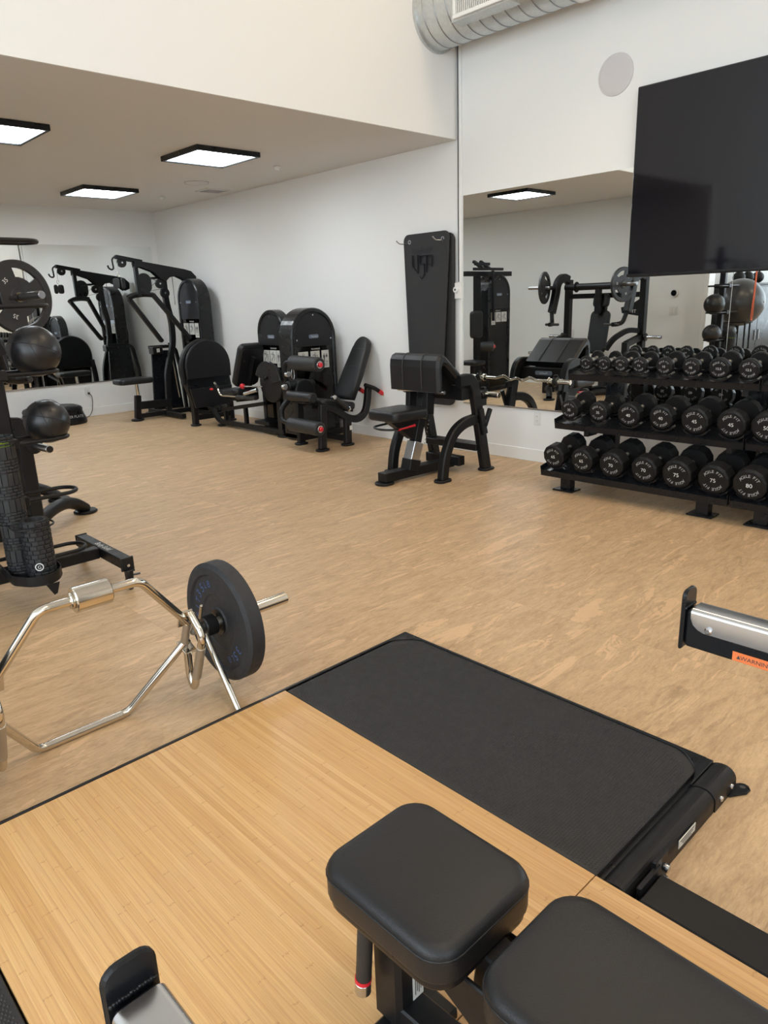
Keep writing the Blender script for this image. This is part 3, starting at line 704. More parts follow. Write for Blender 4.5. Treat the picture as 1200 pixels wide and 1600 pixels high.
bp = [(-.15, 0), (.15, 0), (.148, .30), (.12, .58)] + [(.11 * math.cos(a), .60 + .11 * math.sin(a)) for a in [PI * k / 12 for k in range(13)]] + [(-.12, .58), (-.148, .30)]
bk_ = MB().cushion(bp, o_, -Y, b_, .085, .03, crown=.01).build('backrest', 'vinyl', t)
for f_, hw_ in ((.36, .115), (.56, .09)): MB().tube([o_ + b_ * f_ - Y * hw_ + V(-.87, 0, .49) * .0885, o_ + b_ * f_ + V(-.87, 0, .49) * .0945, o_ + b_ * f_ + Y * hw_ + V(-.87, 0, .49) * .0885], .003, 6).build('seam', 'ink', bk_)
MB().beam(o_ + V(.03, 0, -.02) + b_ * .05, o_ + V(.03, 0, -.02) + b_ * .45, .07, .03, Y).build('backrest_bracket', 'black', t)
for yy in (5.735, 6.04):
    MB().tube([(5.18, yy, .60), (5.30, yy - .02, .555), (5.38, yy - .03, .50)], .022, 12, fil=.04).build('handle', 'black', t)
    MB().cyl((5.35, yy - .03, .52), (5.40, yy - .035, .487), .024, 14).build('handle_band', 'red', t)
    MB().cyl((5.40, yy - .035, .487), (5.46, yy - .09, .435), .020, 16, bev=.003).build('handle_tip', 'chrome', t)
for yy in (5.66,):
    MB().cyl((4.70, yy, .52), (4.87, yy, .385), .026, 16, bev=.004).build('grip', 'rubber', t)
    MB().cyl((4.862, yy, .391), (4.875, yy, .381), .029, 16).build('grip_ring', 'steel', t)
    MB().cyl((4.69, yy - .01, .53), (4.70, yy + .05, .52), .022, 14, bev=.004).build('pivot_bolt', 'steel', t)
roller(t, (4.53, 6.12, .875), (4.52, 5.66, .868), .074)
roller(t, (4.41, 6.06, .26), (4.41, 5.57, .25), .072)
MB().tube([(4.53, 6.10, .875), (4.52, 6.24, .87), (4.52, 6.26, .75), (4.60, 6.26, .55)], .024, 12, fil=.05).build('upper_lever', 'black', t)
MB().tube([(4.41, 6.04, .26), (4.41, 6.22, .28), (4.43, 6.24, .40), (4.58, 6.22, .52)], .028, 12, fil=.06).build('lower_lever', 'black', t)
MB().cyl((4.68, 6.12, .56), (4.68, 6.28, .56), .13, 28, bev=.01).build('pivot_housing', 'black', t)
MB().cyl((4.50, 6.20, .63), (4.85, 6.20, .62), .05, 20, bev=.01).build('pivot_tube', 'black', t)
for x, z in ((4.52, .75), (4.47, .625)): MB().cyl((x, 6.22, z), (x - .01, 6.17, z), .030, 16, bev=.006).build('chrome_knob', 'steel', t)
MB().tube([(4.56, 6.2, .70 + .075 * math.sin(a)) if 0 else (4.585 + .02 * math.cos(a), 6.2, .745 + .055 * math.sin(a)) for a in [2 * PI * k / 16 for k in range(16)]], .005, 6, closed=True).build('chain_link', 'steel', t)
MB().box((4.885, 5.653, .19), (.035, .002, .045), 0).build('sticker', 'placard', t)
MB().box((5.14, 6.298, .86), (.05, .002, .04), 0).build('sticker', 'placard', t)

# --- seated leg press
t = thing('leg_press_machine', 'black seated leg press with a big rounded foot plate, beside the leg extension machine', 'exercise machine', (4.8, 7.6, 0))
tower(t, (4.95, 7.08, 0), -Y, -X, .53, 1.40, .14)
sx0, sy_ = 4.74, 8.20
fp = [(-.31, 0), (.31, 0), (.315, .14)] + [(.315 * math.cos(a), .15 + .315 * math.sin(a)) for a in [PI * k / 20 for k in range(21)]] + [(-.315, .14)]
MB().prism(fp, (sx0, sy_, .60), X, Z, -.0001 + .045, .010).build('foot_plate', 'shield', t)
MB().prism([(-.30, 0), (.30, 0), (.30, .13), (-.30, .13)], (sx0, sy_ + .03, .47), X, Z, .03, .004).build('recess_panel', 'blacks', t)
MB().prism([(-.25, 0), (.27, 0), (.30, .24), (-.30, .24)], (sx0 + .02, sy_ + .01, .24), X, Z, .035, .006).build('lower_panel', 'shield', t)
MB().path([(4.55, 8.30, .02), (4.555, 8.30, .26), (4.52, 8.30, .42), (4.445, 8.30, .62), (4.435, 8.30, .78)], Y, .085, .06, .08).build('side_frame', 'black', t)
MB().path([(5.08, 8.30, .02), (5.08, 8.30, .40), (5.05, 8.30, .66)], Y, .085, .06, .08).build('side_frame', 'black', t)
rim_ = [(.335 * math.cos(a), .14 + .335 * math.sin(a)) for a in [PI * k / 24 for k in range(25)]]
MB().prism([(-.33, -.06), (.33, -.06)] + rim_, (sx0 - .005, sy_ + .115, .60), X, Z, .09, .018).build('foot_plate_shell', 'black', t)
foot(t, 4.55, 8.30, .13, .13); foot(t, 5.08, 8.30, .13, .13)
MB().beam((4.56, 8.30, .10), (5.08, 8.30, .10), .06, .06).build('base_rail', 'black', t)
MB().path([(4.75, 8.28, .24), (4.75, 8.18, .20), (4.75, 8.06, .06), (4.75, 7.85, .055), (4.75, 6.64, .055)], X, .05, .06, .09).build('base_rail', 'black', t)
MB().beam((4.75, 7.95, .21), (4.75, 7.0, .36), .05, .045).build('seat_rail', 'black', t)
MB().beam((5.02, 7.95, .21), (5.02, 7.0, .36), .05, .045).build('seat_rail', 'black', t)
for y_ in (7.42, 7.88): MB().beam((4.75, y_, .06), (4.75, y_, .29 if y_ < 7.6 else .22), .045, .045, X).build('strut', 'black', t)
MB().beam((4.75, 6.70, .02), (4.75, 6.70, .42), .055, .08, Y).build('leg', 'black', t); foot(t, 4.75, 6.68, .12, .15); foot(t, 4.75, 8.0, .11, .10)
MB().beam((4.72, 7.6, .40), (5.0, 7.6, .40), .22, .10).build('seat_carriage', 'black', t)
MB().beam((4.88, 7.75, .34), (4.88, 7.4, .385), .10, .06).build('seat_carriage', 'black', t)
MB().cushion(rrect(.36, .42, .08), (4.80, 7.63, .50), X, (0, -.99, .08), -.0001 + .08, .028).build('seat', 'vinyl', t)
b_ = V(0, -.42, .90); o_ = V(4.80, 7.44, .52)
MB().cushion(rrect(.34, .54, .07, cy=.27), o_, -X, b_, .09, .03).build('backrest', 'vinyl', t)
MB().prism(rrect(.30, .46, .03, cy=.27), o_ - V(0, .90, .42) * .012, -X, b_, .012, .003).build('backrest_shell', 'shield', t)
MB().beam(o_ + b_ * .02 - V(0, .9, .42) * .03, o_ + b_ * .42 - V(0, .9, .42) * .03, .10, .04, X).build('backrest_bracket', 'black', t)
for dx, f_ in ((-.10, .36), (.09, .22), (-.10, .18)): MB().cyl(o_ + X * dx + b_ * f_ - V(0, .9, .42) * .012, o_ + X * dx + b_ * f_ - V(0, .9, .42) * .02, .008, 10).build('bolt', 'steel', t)
MB().cyl((4.73, 6.76, .61), (4.68, 6.76, .61), .215, 36, bev=.01).build('cam_disc', 'black', t)
g_ = [(.25 * math.cos(a), .25 * math.sin(a)) for a in [math.radians(10 + 150 * k / 14) for k in range(15)]] + [(.08 * math.cos(a), .08 * math.sin(a)) for a in [math.radians(160), math.radians(90), math.radians(10)]]
MB().prism(g_, (4.67, 6.76, .61), -Y, Z, .03, .006).build('cam_guard', 'plastic', t)
MB().cyl((4.60, 6.80, .58), (4.58, 7.16, .565), .007, 10).build('pull_rod', 'steel', t)
MB().sphere((4.58, 7.18, .565), .032, 16, 10).build('red_knob', 'red', t)
MB().tube([(4.66, 7.45, .42), (4.60, 7.72, .42), (4.60, 7.76, .50), (4.60, 7.83, .57)], .013, 10, fil=.05).build('handle', 'chrome', t)
MB().cyl((4.60, 7.76, .50), (4.60, 7.80, .54), .019, 14).build('handle_grip', 'black', t)
MB().sphere((4.57, 7.86, .49), .022, 12, 8, (1, 1.3, .7)).build('release_tab', 'red', t)
MB().cyl((4.60, 7.18, .475), (4.60, 6.92, .535), .024, 16, bev=.006).build('side_grip', 'steel', t)
MB().cyl((4.62, 7.38, .42), (4.62, 6.98, .44), .028, 16, bev=.006).build('side_tube', 'rubber', t)
MB().beam((4.75, 7.1, .12), (5.1, 7.1, .12), .3, .04).build('lower_tray', 'black', t)

# --- lat pulldown / row machine
t = thing('lat_pulldown_machine', 'tall black lat pulldown machine with an overhead arm, in the far corner of the room', 'exercise machine', (4.8, 9.3, 0))
tower(t, (5.07, 9.11, 0), -Y, -X, .57, 1.83, .19)
yA = 9.40
side = [(4.50, 2.075), (5.20, 1.965), (5.30, 1.94), (5.37, 1.87), (5.36, 1.78), (5.28, 1.75), (5.18, 1.83), (5.08, 1.875), (4.97, 1.86), (4.90, 1.80), (4.84, 1.84), (4.74, 1.93), (4.58, 1.985), (4.50, 1.985)]
for dy in (-.05, .04): MB().prism([(x, z) for x, z in side], (0, yA + dy, 0), X, Z, .012, .003).build('arm_plate', 'black', t)
MB().beam((4.27, yA, 2.115), (4.62, yA, 2.055), .06, .05).build('overhead_arm', 'black', t)
def pulley(x, z, r, y=yA): MB().lathe([(0, -.016), (r, -.016), (r, -.010), (r * .88, -.004), (r * .88, .004), (r, .010), (r, .016), (0, .016)], (x, y, z), Y, 24).build('pulley', 'plastic', t); MB().cyl((x, y - .024, z), (x, y + .02, z), .012, 10).build('pulley_bolt', 'steel', t)
pulley(4.345, 2.045, .060); pulley(4.54, 2.03, .055); pulley(4.83, 1.78, .060, yA - .02); pulley(4.89, 1.66, .065, yA - .02)
MB().prism(rrect(.20, .26, .095), (4.615, yA + .0, 1.785), X, Z, .03, .006).build('cam_plate', 'plastic', t)
MB().beam((4.525, yA, 2.03), (4.53, yA, 1.62), .065, .05, X, .008).build('front_strut', 'black', t)
MB().beam((4.53, yA + .02, 1.84), (4.90, yA + .02, 1.86), .04, .03).build('cross_strut', 'black', t)
MB().path([(4.90, yA, 1.87), (4.905, yA, 1.55), (4.95, yA, 1.30), (4.94, yA, 1.0), (4.80, yA, .60), (4.76, yA, .05)], Y, .06, .075, .10).build('upright', 'black', t)
for k, (a, b) in enumerate((((4.40, 9.44, 1.60), (4.80, 9.44, 1.02)), ((4.70, 9.36, 1.645), (5.06, 9.12, 1.04)))):
    MB().beam(a, b, .05, .075, (0, 1, 0), .01).build('press_arm', 'black', t)
MB().path([(4.38, 9.43, 1.605), (4.46, 9.42, 1.64), (4.60, 9.40, 1.65), (4.72, 9.36, 1.635)], (0, .9, .4), .07, .05, .05).build('elbow', 'black', t)
MB().tube([(4.83, yA - .02, 1.84), (4.62, yA - .01, 1.68), (4.89, yA - .02, 1.72)], .004, 6).build('cable', 'ink', t)
MB().tube([(4.62, yA - .01, 1.9), (4.83, yA - .02, 1.80)], .004, 6).build('cable', 'ink', t)
MB().tube([(5.02, yA - .03, 1.86), (5.02, yA - .03, 1.5)], .004, 6).build('cable', 'ink', t)
MB().tube([(4.27, yA, 2.12), (4.22, yA, 2.09), (4.23, yA, 1.97), (4.20, yA, 1.955), (4.165, yA, 1.975), (4.155, yA, 2.01)], .011, 10, fil=.03).build('hook', 'black', t)
MB().tube([(4.285, yA - .01, 2.05), (4.275, yA - .01, 1.92)], .004, 6).build('cable', 'steel', t)
MB().tube([(4.275 + .016 * math.cos(a), yA - .01, 1.895 + .028 * math.sin(a)) for a in [2 * PI * k / 14 for k in range(14)]], .004, 6, closed=True).build('carabiner', 'chrome', t)
for s in (-1, 1): MB().cushion(rrect(.085, .13, .03), (4.275 + s * .035, yA - .015 - s * .01, 1.79), (.8, s * .6, 0), Z, .02, .008).build('strap_handle', 'rubber', t)
MB().cushion(rrect(.48, .30, .06), (4.29, yA, .50), X, Y, .075, .025).build('seat', 'vinyl', t)
MB().cyl((4.34, yA, .28), (4.33, yA, .50), .022, 16).build('seat_stem', 'chrome', t)
MB().beam((4.29, yA, .03), (4.33, yA, .34), .075, .075, X, .008).build('seat_post', 'black', t)
MB().cyl((4.285, yA, 0), (4.285, yA, .025), .085, 24, bev=.006).build('foot_pad', 'black', t)
MB().beam((4.34, yA, .20), (4.78, yA, .19), .07, .10).build('seat_beam', 'black', t)
MB().beam((4.30, yA, .06), (5.3, yA - .02, .06), .06, .06).build('base_rail', 'black', t)
MB().beam((4.72, 8.9, .05), (4.72, 9.9, .05), .06, .06).build('base_rail', 'black', t); foot(t, 4.72, 9.92, .12, .12)
pan = [(4.70, .07), (5.16, .05), (5.10, .88), (4.76, .90)]
MB().prism(pan, (0, 9.74, 0), X, Z, .035, .006).build('foot_panel', 'blacks', t)
MB().path([(5.22, 9.74, .03), (5.20, 9.74, .55), (5.14, 9.74, .90), (5.05, 9.74, .94), (4.74, 9.74, .94)], Y, .05, .045, .05).build('panel_frame', 'black', t)
MB().box((4.80, 9.66, .90), (.15, .14, .10), .01).build('selector_box', 'plastic', t)
MB().box((4.80, 9.588, .90), (.045, .002, .05), 0).build('sticker', 'placard', t)
MB().cyl((5.05, 9.69, .78), (5.09, 9.68, .21), .010, 10).build('guide_rod', 'chrome', t)
MB().tube([(5.02, 9.70, .97), (5.10, 9.69, 1.0), (5.115, 9.69, 1.10), (5.10, 9.69, 1.20)], .015, 10, fil=.04).build('handle', 'black', t)

# --- tall cable machine seen only in the mirror
t = thing('chest_press_machine', 'black weight-stack machine with tall rounded tower, seen in the long wall mirror', 'exercise machine', (1.4, 7.3, 0))
tower(t, (1.36, 7.20, 0), X, -Y, .56, 1.79, .28)
MB().beam((1.80, 7.30, .03), (1.80, 7.30, 1.80), .08, .09, X).build('upright', 'black', t); foot(t, 1.80, 7.30)
MB().beam((1.0, 7.28, 1.80), (2.12, 7.28, 1.80), .08, .07).build('overhead_arm', 'black', t)
MB().beam((1.75, 7.1, 1.93), (2.1, 7.1, 1.93), .03, .04).build('guide_bar', 'black', t)
MB().beam((1.62, 7.14, 1.84), (1.62, 7.12, 1.10), .045, .03, X).build('lever', 'black', t)
for x_ in (1.72, 1.88): MB().beam((x_, 7.12, 1.86), (x_, 7.3, 1.98), .04, .06, X).build('arm_bracket', 'black', t)
MB().beam((1.4, 7.12, 1.86), (2.1, 7.12, 1.86), .04, .04).build('cross_bar', 'black', t)
MB().cushion(rrect(.26, .40, .05), (1.98, 7.2, 1.06), X, Z, .07, .025).build('chest_pad', 'vinyl', t)
roller(t, (1.92, 7.12, .73), (1.83, 6.95, .73), .075)
MB().cushion(rrect(.30, .30, .06), (1.95, 7.25, .45), X, Y, .07, .025).build('seat', 'vinyl', t)
MB().beam((1.95, 7.25, .03), (1.95, 7.25, .45), .07, .07, X).build('seat_post', 'black', t); foot(t, 1.98, 7.25)
MB().beam((1.5, 7.27, .06), (1.98, 7.27, .06), .07, .06).build('base_rail', 'black', t)

# ================================================================ ARM CURL BENCH
t = thing('arm_curl_bench', 'black padded arm curl bench with silver seat post, in front of the hanging mats', 'exercise bench', (4.4, 4.15, 0))
YC, YN, YF = 4.13, 3.85, 4.44
prof = [(4.262, .735), (4.255, .93), (4.262, .985), (4.285, 1.018), (4.325, 1.032), (4.365, 1.015), (4.60, .815), (4.565, .765), (4.37, .935), (4.335, .945), (4.322, .92), (4.325, .735)]
pd = MB().prism(prof, (0, YN + .56, 0), X, Z, .56, .022, smooth=False)
pd.build('arm_pad', 'vinyl', t)
for yy in (4.03, 4.24): MB().tube([(4.258, yy, .75), (4.250, yy, .93), (4.258, yy, .99), (4.284, yy, 1.022), (4.325, yy, 1.037), (4.367, yy, 1.019), (4.59, yy, .83)], .003, 6).build('pad_seam', 'ink', t)
MB().prism([(4.335, .74), (4.345, .93), (4.37, .935), (4.56, .765), (4.56, .70), (4.40, .70)], (0, YC + .17, 0), X, Z, .34, .004).build('pad_frame', 'black', t)
for yy, s in ((YN, 1), (YF, -1)):
    MB().path([(4.50, yy, .80), (4.64, yy, .81), (4.70, yy, .74), (4.86, yy, .02)], Y, .065, .10, .06, .010).build('rear_leg', 'black', t); foot(t, 4.87, yy, .16, .11)
    MB().path([(4.30, yy, .02), (4.325, yy, .20), (4.42, yy, .38), (4.56, yy, .455), (4.74, yy, .47)], Y, .065, .085, .12, .010).build('front_leg', 'black', t); foot(t, 4.30, yy, .16, .11)
MB().beam((4.60, YN, .70), (4.60, YF, .70), .10, .12).build('top_beam', 'black', t)
bd = MB().prism(rrect(.20, .042, .019), (4.655, YC, .71), Y, Z, .004, .001).build('badge', 'badge', t)
MB().text('Nautilus', (4.6600, YC, .71), Y, Z, .028).build('badge_lettering', 'letter', bd)
MB().beam((4.80, YN, .215), (4.80, YF, .215), .14, .055).build('rear_crossbeam', 'black', t)
MB().beam((3.91, YC + .04, .062), (4.72, YC, .062), .10, .075).build('base_beam', 'black', t); foot(t, 3.94, YC + .04, .16, .15)
MB().beam((4.66, YN + .1, .10), (4.66, YF - .1, .10), .08, .08).build('base_crossbar', 'black', t)
MB().beam((4.20, YC, .08), (4.225, YC, .17), .11, .12, X).build('post_socket', 'black', t)
MB().beam((4.215, YC, .15), (4.275, YC, .31), .095, .105, X).build('chrome_sleeve', 'steel', t)
MB().beam((4.265, YC, .28), (4.40, YC, .72), .07, .08, X).build('seat_post', 'black', t)
MB().beam((4.335, YC, .50), (4.345, YC, .535), .09, .10, X).build('chrome_collar', 'steel', t)
hs = MB()
for k in range(7): c = V(4.308, YC, .30) + V(.135, 0, .44) * (k * .07); hs.cyl(c + V(.04, -.036, -.01), c + V(.04, -.038, -.01), .006, 8)
hs.build('adjuster_holes', 'steel', t, kind='stuff')
for yy in (YC - .1, YC + .1): MB().beam((4.33, yy, .54), (4.345, yy, .74), .05, .09, X).build('pad_support', 'black', t)
MB().cushion(rrect(.40, .34, .05), (4.10, YC + .02, .525), X, Y, .085, .026).build('seat', 'vinyl', t)
MB().prism([(3.95, .525), (4.30, .525), (4.30, .34), (4.22, .34), (4.06, .45)], (0, YC + .05, 0), X, Z, .08, .006).build('seat_bracket', 'black', t)
MB().tube([(4.16, YC - .10, .475), (3.94, YC - .10, .465), (3.86, YC + .0, .47), (3.90, YC + .12, .475), (4.1, YC + .12, .48)], .009, 10, fil=.06).build('lever', 'blacks', t)
MB().tube([(4.17, YC - .10, .474), (3.98, YC - .10, .464)], .0105, 10).build('lever_grip', 'red', t)
MB().tube([(4.30, YN - .03, .735), (4.30, YF - .1, .735)], .014, 12).build('pad_edge_tube', 'steel', t)
for yy in (YN - .04, YF + .04):
    MB().beam((4.74, yy, .55), (4.80, yy, .33), .03, .06, X).build('bar_hook', 'black', t)
    MB().beam((4.80, yy, .40), (4.87, yy, .54), .03, .04, X).build('bar_hook', 'black', t)
for yy in (YN, YF): MB().beam((4.70, yy, .60), (4.85, yy, .60), .04, .06).build('bar_rest', 'black', t)
t = thing('curl_bar', 'chrome zigzag curl bar resting on the back hooks of the arm curl bench', 'barbell', (4.85, 4.3, .65))
zz = [(4.85, 3.98, .66), (4.85, 4.08, .66), (4.84, 4.16, .685), (4.85, 4.25, .645), (4.84, 4.32, .67), (4.85, 4.39, .645), (4.84, 4.48, .685), (4.85, 4.56, .66), (4.85, 4.66, .66)]
MB().tube([(4.85, 3.93, .66)] + zz + [(4.85, 4.72, .66)], .0135, 14, fil=.02).build('shaft', 'chrome', t)
for s, y0, y1 in ((-1, 3.94, 3.70), (1, 4.71, 4.95)):
    MB().cyl((4.85, y0, .66), (4.85, y1, .66), .0245, 22, bev=.003).build('sleeve', 'chrome', t)
    MB().cyl((4.85, y0, .66), (4.85, y0 - s * -.016 if s > 0 else y0 + .0 - .016, .66), .036, 22, bev=.003).build('flange', 'chrome', t)
for y_, lb in ((3.86, 'black clamp collar on the near end of the curl bar'), (4.79, 'black clamp collar on the far end of the curl bar')):
    c = thing('bar_collar', lb, 'collar', (4.85, y_, .66))
    MB().lathe([(.026, -.018), (.042, -.018), (.045, -.012), (.045, .012), (.042, .018), (.026, .018)], (4.85, y_, .66), Y, 20, closed=True).build('ring', 'plastic', c)
    MB().box((4.85, y_, .71), (.03, .04, .026), .005).build('latch', 'plastic', c)

# ================================================================ MATS ON HOOKS
def hanging_mat(name, label, x, yc, w_top, w_bot, z0, z1, bulge, r=.07, lean=0.0):
    t = thing(name, label, 'exercise mat', (x, yc, z1))
    nz, ny = 34, 14; rows = []
    for i in range(nz + 1):
        H_ = z1 - z0; ke = 9; f_ = (r / H_) * (1 - math.cos(PI / 2 * i / ke)) if i <= ke else (1 - (r / H_) * (1 - math.cos(PI / 2 * (nz - i) / ke)) if i >= nz - ke else r / H_ + (1 - 2 * r / H_) * (i - ke) / (nz - 2 * ke)); z = z1 - H_ * f_; wd = w_top + (w_bot - w_top) * min(1, f_ * 1.25); d = min(z1 - z, z - z0); cut = 0
        if d < r: cut = r - math.sqrt(max(0, r * r - (r - d) ** 2))
        hw = wd / 2 - cut; bl = bulge * min(1, f_ * 1.2)
        rows.append((z, hw, bl, wd / 2, lean * f_))
    vs = []; fs = []; th = .011
    for sd in (0, 1):
        for z, hw, bl, W2, ln in rows:
            for j in range(ny + 1):
                u = -1 + 2 * j / ny; vs.append((x - th * sd - bl * (1 - (u * hw / W2) ** 2) - ln, yc + u * hw, z))
    R_ = (ny + 1); T_ = R_ * (nz + 1)
    for i in range(nz):
        for j in range(ny):
            a = i * R_ + j; fs.append((a, a + 1, a + R_ + 1, a + R_)); fs.append((T_ + a, T_ + a + R_, T_ + a + R_ + 1, T_ + a + 1))
    for i in range(nz):
        for j in (0, ny):
            a = i * R_ + j; q = (a, a + R_, T_ + a + R_, T_ + a); fs.append(q if j == 0 else q[::-1])
    for i in (0, nz):
        for j in range(ny):
            a = i * R_ + j; q = (a, T_ + a, T_ + a + 1, a + 1); fs.append(q if i == 0 else q[::-1])
    m = MB(); m.add(vs, fs, True); m.build('foam_sheet', 'matfoam', t)
    for s in (-1, 1): MB().lathe([(.011, 0), (.020, 0), (.020, .004), (.011, .004)], (x - th - .001, yc + s * (w_top / 2 - .085), z1 - .07), -X, 16, closed=True).build('eyelet', 'dark_steel', t)
    return t
hanging_mat('exercise_mat', 'black exercise mat hanging flat against the wall, behind the printed mat', 5.375, 4.905, .56, .545, .44, 2.04, .02)
mt = hanging_mat('exercise_mat', 'black ribbed exercise mat with dark printed shield, front one on the wall hooks', 5.345, 4.955, .60, .47, .62, 2.06, .055, lean=.03)
bx = 5.3175
MB().text('PolyFLEX', (bx, 4.985, 1.905), -Y, Z, .075, .002, sx=.95).build('lettering', 'darkletter', mt)
usa = MB()
def bar2(a, b, w_=.018):
    a = V(bx - .0085, 4.985 - a[0], 1.77 + a[1]); b = V(bx - .0085, 4.985 - b[0], 1.77 + b[1]); usa.beam(a, b, .002, w_, X, 0)
for pth in (((-.125, .095), (-.125, -.005), (-.055, -.075), (-.055, .095)), ((.035, .085), (-.025, .085), (-.025, .01), (.03, .01), (.03, -.085), (0, -.13), (-.03, -.1)), ((.06, -.07), (.06, .085), (.125, .085), (.125, -.02)), ((.06, .01), (.125, .01))):
    for a, b in zip(pth, pth[1:]): bar2(a, b, .024)
usa.build('shield_print', 'darkletter', mt, kind='stuff')
for i, y_ in enumerate((5.20, 4.725)):
    t = thing('wall_hook', 'grey wire wall hook through the %s eyelet of the front mat' % ('left' if i == 0 else 'right'), 'hook', (WX, y_, 1.99))
    MB().tube([(WX, y_, 1.985), (5.30, y_ + .0, 1.975), (5.24, y_ + .02, 1.975), (5.21, y_ + .03, 2.005)], .006, 8, fil=.02).build('wire', 'steel', t)
    MB().cyl((WX - .006, y_, 1.985), (WX, y_, 1.985), .016, 14).build('base', 'steel', t)

# ================================================================ LIFTING PLATFORM
PZ = .06; px0, pxw0, pxw1, px1 = -.46, .21, 1.355, 2.01; py0, py1 = .70, 2.03
t = thing('lifting_platform', 'bamboo and black rubber lifting platform on the floor in the foreground', 'platform', (.78, 1.0, 0))
rl_ = Matrix
sw = .01908; ns = int(round((pxw1 - pxw0) / sw)); sw = (pxw1 - pxw0) / ns
def strip_mesh(L, name):
    m = MB().box((0, 0, 0), (sw - .0001, L, .018), .0004); me = bpy.data.meshes.new(name); me.from_pydata([tuple(v) for v in m.v], [], m.f); me.materials.append(M['bamboo']); return me
meA = strip_mesh(py1 - .012 - .72 - .001, 'bamboo_strip'); meB = strip_mesh(1.70, 'bamboo_strip')
for me, yc in ((meA, (py1 - .012 + .72 + .001) / 2), (meB, .718 - .85)):
    for i in range(ns):
        o = bpy.data.objects.new('bamboo_strip', me); COL.objects.link(o); o.parent = t
        o.location = (V(pxw0 + sw * (i + .5), yc, PZ - .009) - LOC[t.name])
MB().box(((pxw0 + pxw1) / 2, .46, .025), (pxw1 - pxw0, py1 - .03 + .98, .046), 0).build('base_board', 'blacks', t)
for (a, b) in ((px0, pxw0), (pxw1, px1)):
    MB().box(((a + b) / 2, (py0 + py1) / 2, .022), (b - a - .01, py1 - py0 - .01, .040), 0).build('base_board', 'blacks', t)
    MB().box(((a + b) / 2, (py0 + py1 - .02) / 2 + .012, PZ - .012), (b - a - .010, py1 - py0 - .036, .018), .002).build('rubber_mat', 'rubber', t)
    # nubs of the rubber mat: thousands of small domes
    pit = .0088; vs = []; fs = []; y = py0 + .024; row = 0
    rad = .19
    while y < py1 - .022:
        x = a + .018 + (pit / 2 if row % 2 else 0)
        while x < b - .016:
            ok = True
            out = b if b > 1 else a; sgn = 1 if b > 1 else -1
            cx_ = out - sgn * (.005 + rad)
            if (x - cx_) * sgn > 0:
                for yc_, s_y in ((py1 - .01 - rad, 1), (py0 + .01 + rad, -1)):
                    if (y - yc_) * s_y > 0 and math.hypot(x - cx_, y - yc_) > rad - .008: ok = False
            if ok:
                k0 = len(vs); r0 = .0035; z0 = PZ - .0035; h_ = .0034
                for k in range(5): an = 2 * PI * k / 5; vs.append((x + r0 * math.cos(an), y + r0 * math.sin(an), z0))
                for k in range(5): an = 2 * PI * k / 5; vs.append((x + r0 * .5 * math.cos(an), y + r0 * .5 * math.sin(an), z0 + h_))
                for k in range(5): fs.append((k0 + k, k0 + (k + 1) % 5, k0 + 5 + (k + 1) % 5, k0 + 5 + k))
                fs.append((k0 + 5, k0 + 6, k0 + 7, k0 + 8, k0 + 9))
            x += pit
        y += pit; row += 1
    m = MB(); m.add(vs, fs, True); m.build('mat_nubs', 'rubber', t, kind='stuff')
# thin steel edge along the far side and outer sides
MB().beam((px0, py1 - .004, .032), (px1, py1 - .004, .032), .012, .062, bev=.003).build('edge_strip', 'blacks', t)
MB().beam((.54, py1 + .003, .032), (.545 + .9, py1 + .003, .032), .006, .055, bev=.002).build('edge_joint_plate', 'blacks', t)
MB().beam((px1 - .004, py0 + .02, .032), (px1 - .004, py1, .032), .012, .062, bev=.003).build('edge_strip', 'blacks', t)
MB().beam((px0 + .004, py0 + .02, .032), (px0 + .004, py1, .032), .012, .062, bev=.003).build('edge_strip', 'blacks', t)
for sgn, ox in ((1, px1), (-1, px0)):
    for sy_, oy, sz_ in ((1, py1, .155), (-1, py0, .155)):
        c = V(ox - sgn * (sz_ + .0), oy - sy_ * sz_, 0); rr = sz_ - .004
        pts = [(ox, oy)] + [(c.x + sgn * rr * math.cos(a), c.y + sy_ * rr * math.sin(a)) for a in [PI / 2 * k / 12 for k in range(13)]]
        pts = [pts[0], (ox, c.y)] + pts[1:] + [(c.x, oy)]
        MB().prism(pts, (0, 0, .034), X, Y, .0285, .002).build('corner_cap', 'blacks', t)
def endrail(xa, xb, name, r=.034, z=.030, y=.665):
    # rounded rail closing the near end of a rubber bay
    prof = [(-r, -z), (r + .012, -z)] + [(r * math.cos(a) if math.cos(a) < 0 else (r + .012) * math.cos(a), r * math.sin(a) + .0) for a in [PI * k / 14 for k in range(15)]]
    prof = [(-(r) , -z)] + [(p[0], p[1]) for p in reversed(prof[2:])] + [((r + .012), -z)]
    q = MB().prism([(p[0], p[1]) for p in prof], (xa, y, z), Y, Z, xb - xa, .0015); q.build(name, 'black', t)
endrail(pxw1 + .003, px1 - .155, 'end_rail'); endrail(px1 - .153, px1 - .002, 'rail_cap', .037, .030, .665)
endrail(px0 + .155, pxw0 - .035, 'end_rail'); endrail(px0 + .002, px0 + .153, 'rail_cap', .037, .030, .665)
for x in (px1 - .115, px1 - .04, 1.53):
    MB().cyl((x, .632, .028), (x, .622, .028), .009, 12, bev=.003).build('bolt', 'steel', t)
MB().prism([(px1 - .06, .625), (px1 - .01, .592), (px1 + .012, .590), (px1 + .026, .600), (px1 + .030, .613), (px1 + .024, .626), (px1 + .010, .636), (px1 - .02, .645)], (0, 0, .0), X, Y, .008, .002).build('anchor_tab', 'blacks', t)
MB().cyl((px1 + .008, .612, .004), (px1 + .008, .612, .0085), .008, 16).build('anchor_hole', 'ink', t)
st = MB().obox((1.675, .6298, .034), X * .05, Z * .013, Y * .0008, 0).build('rating_sticker', 'placard', t)
k_ = MB()
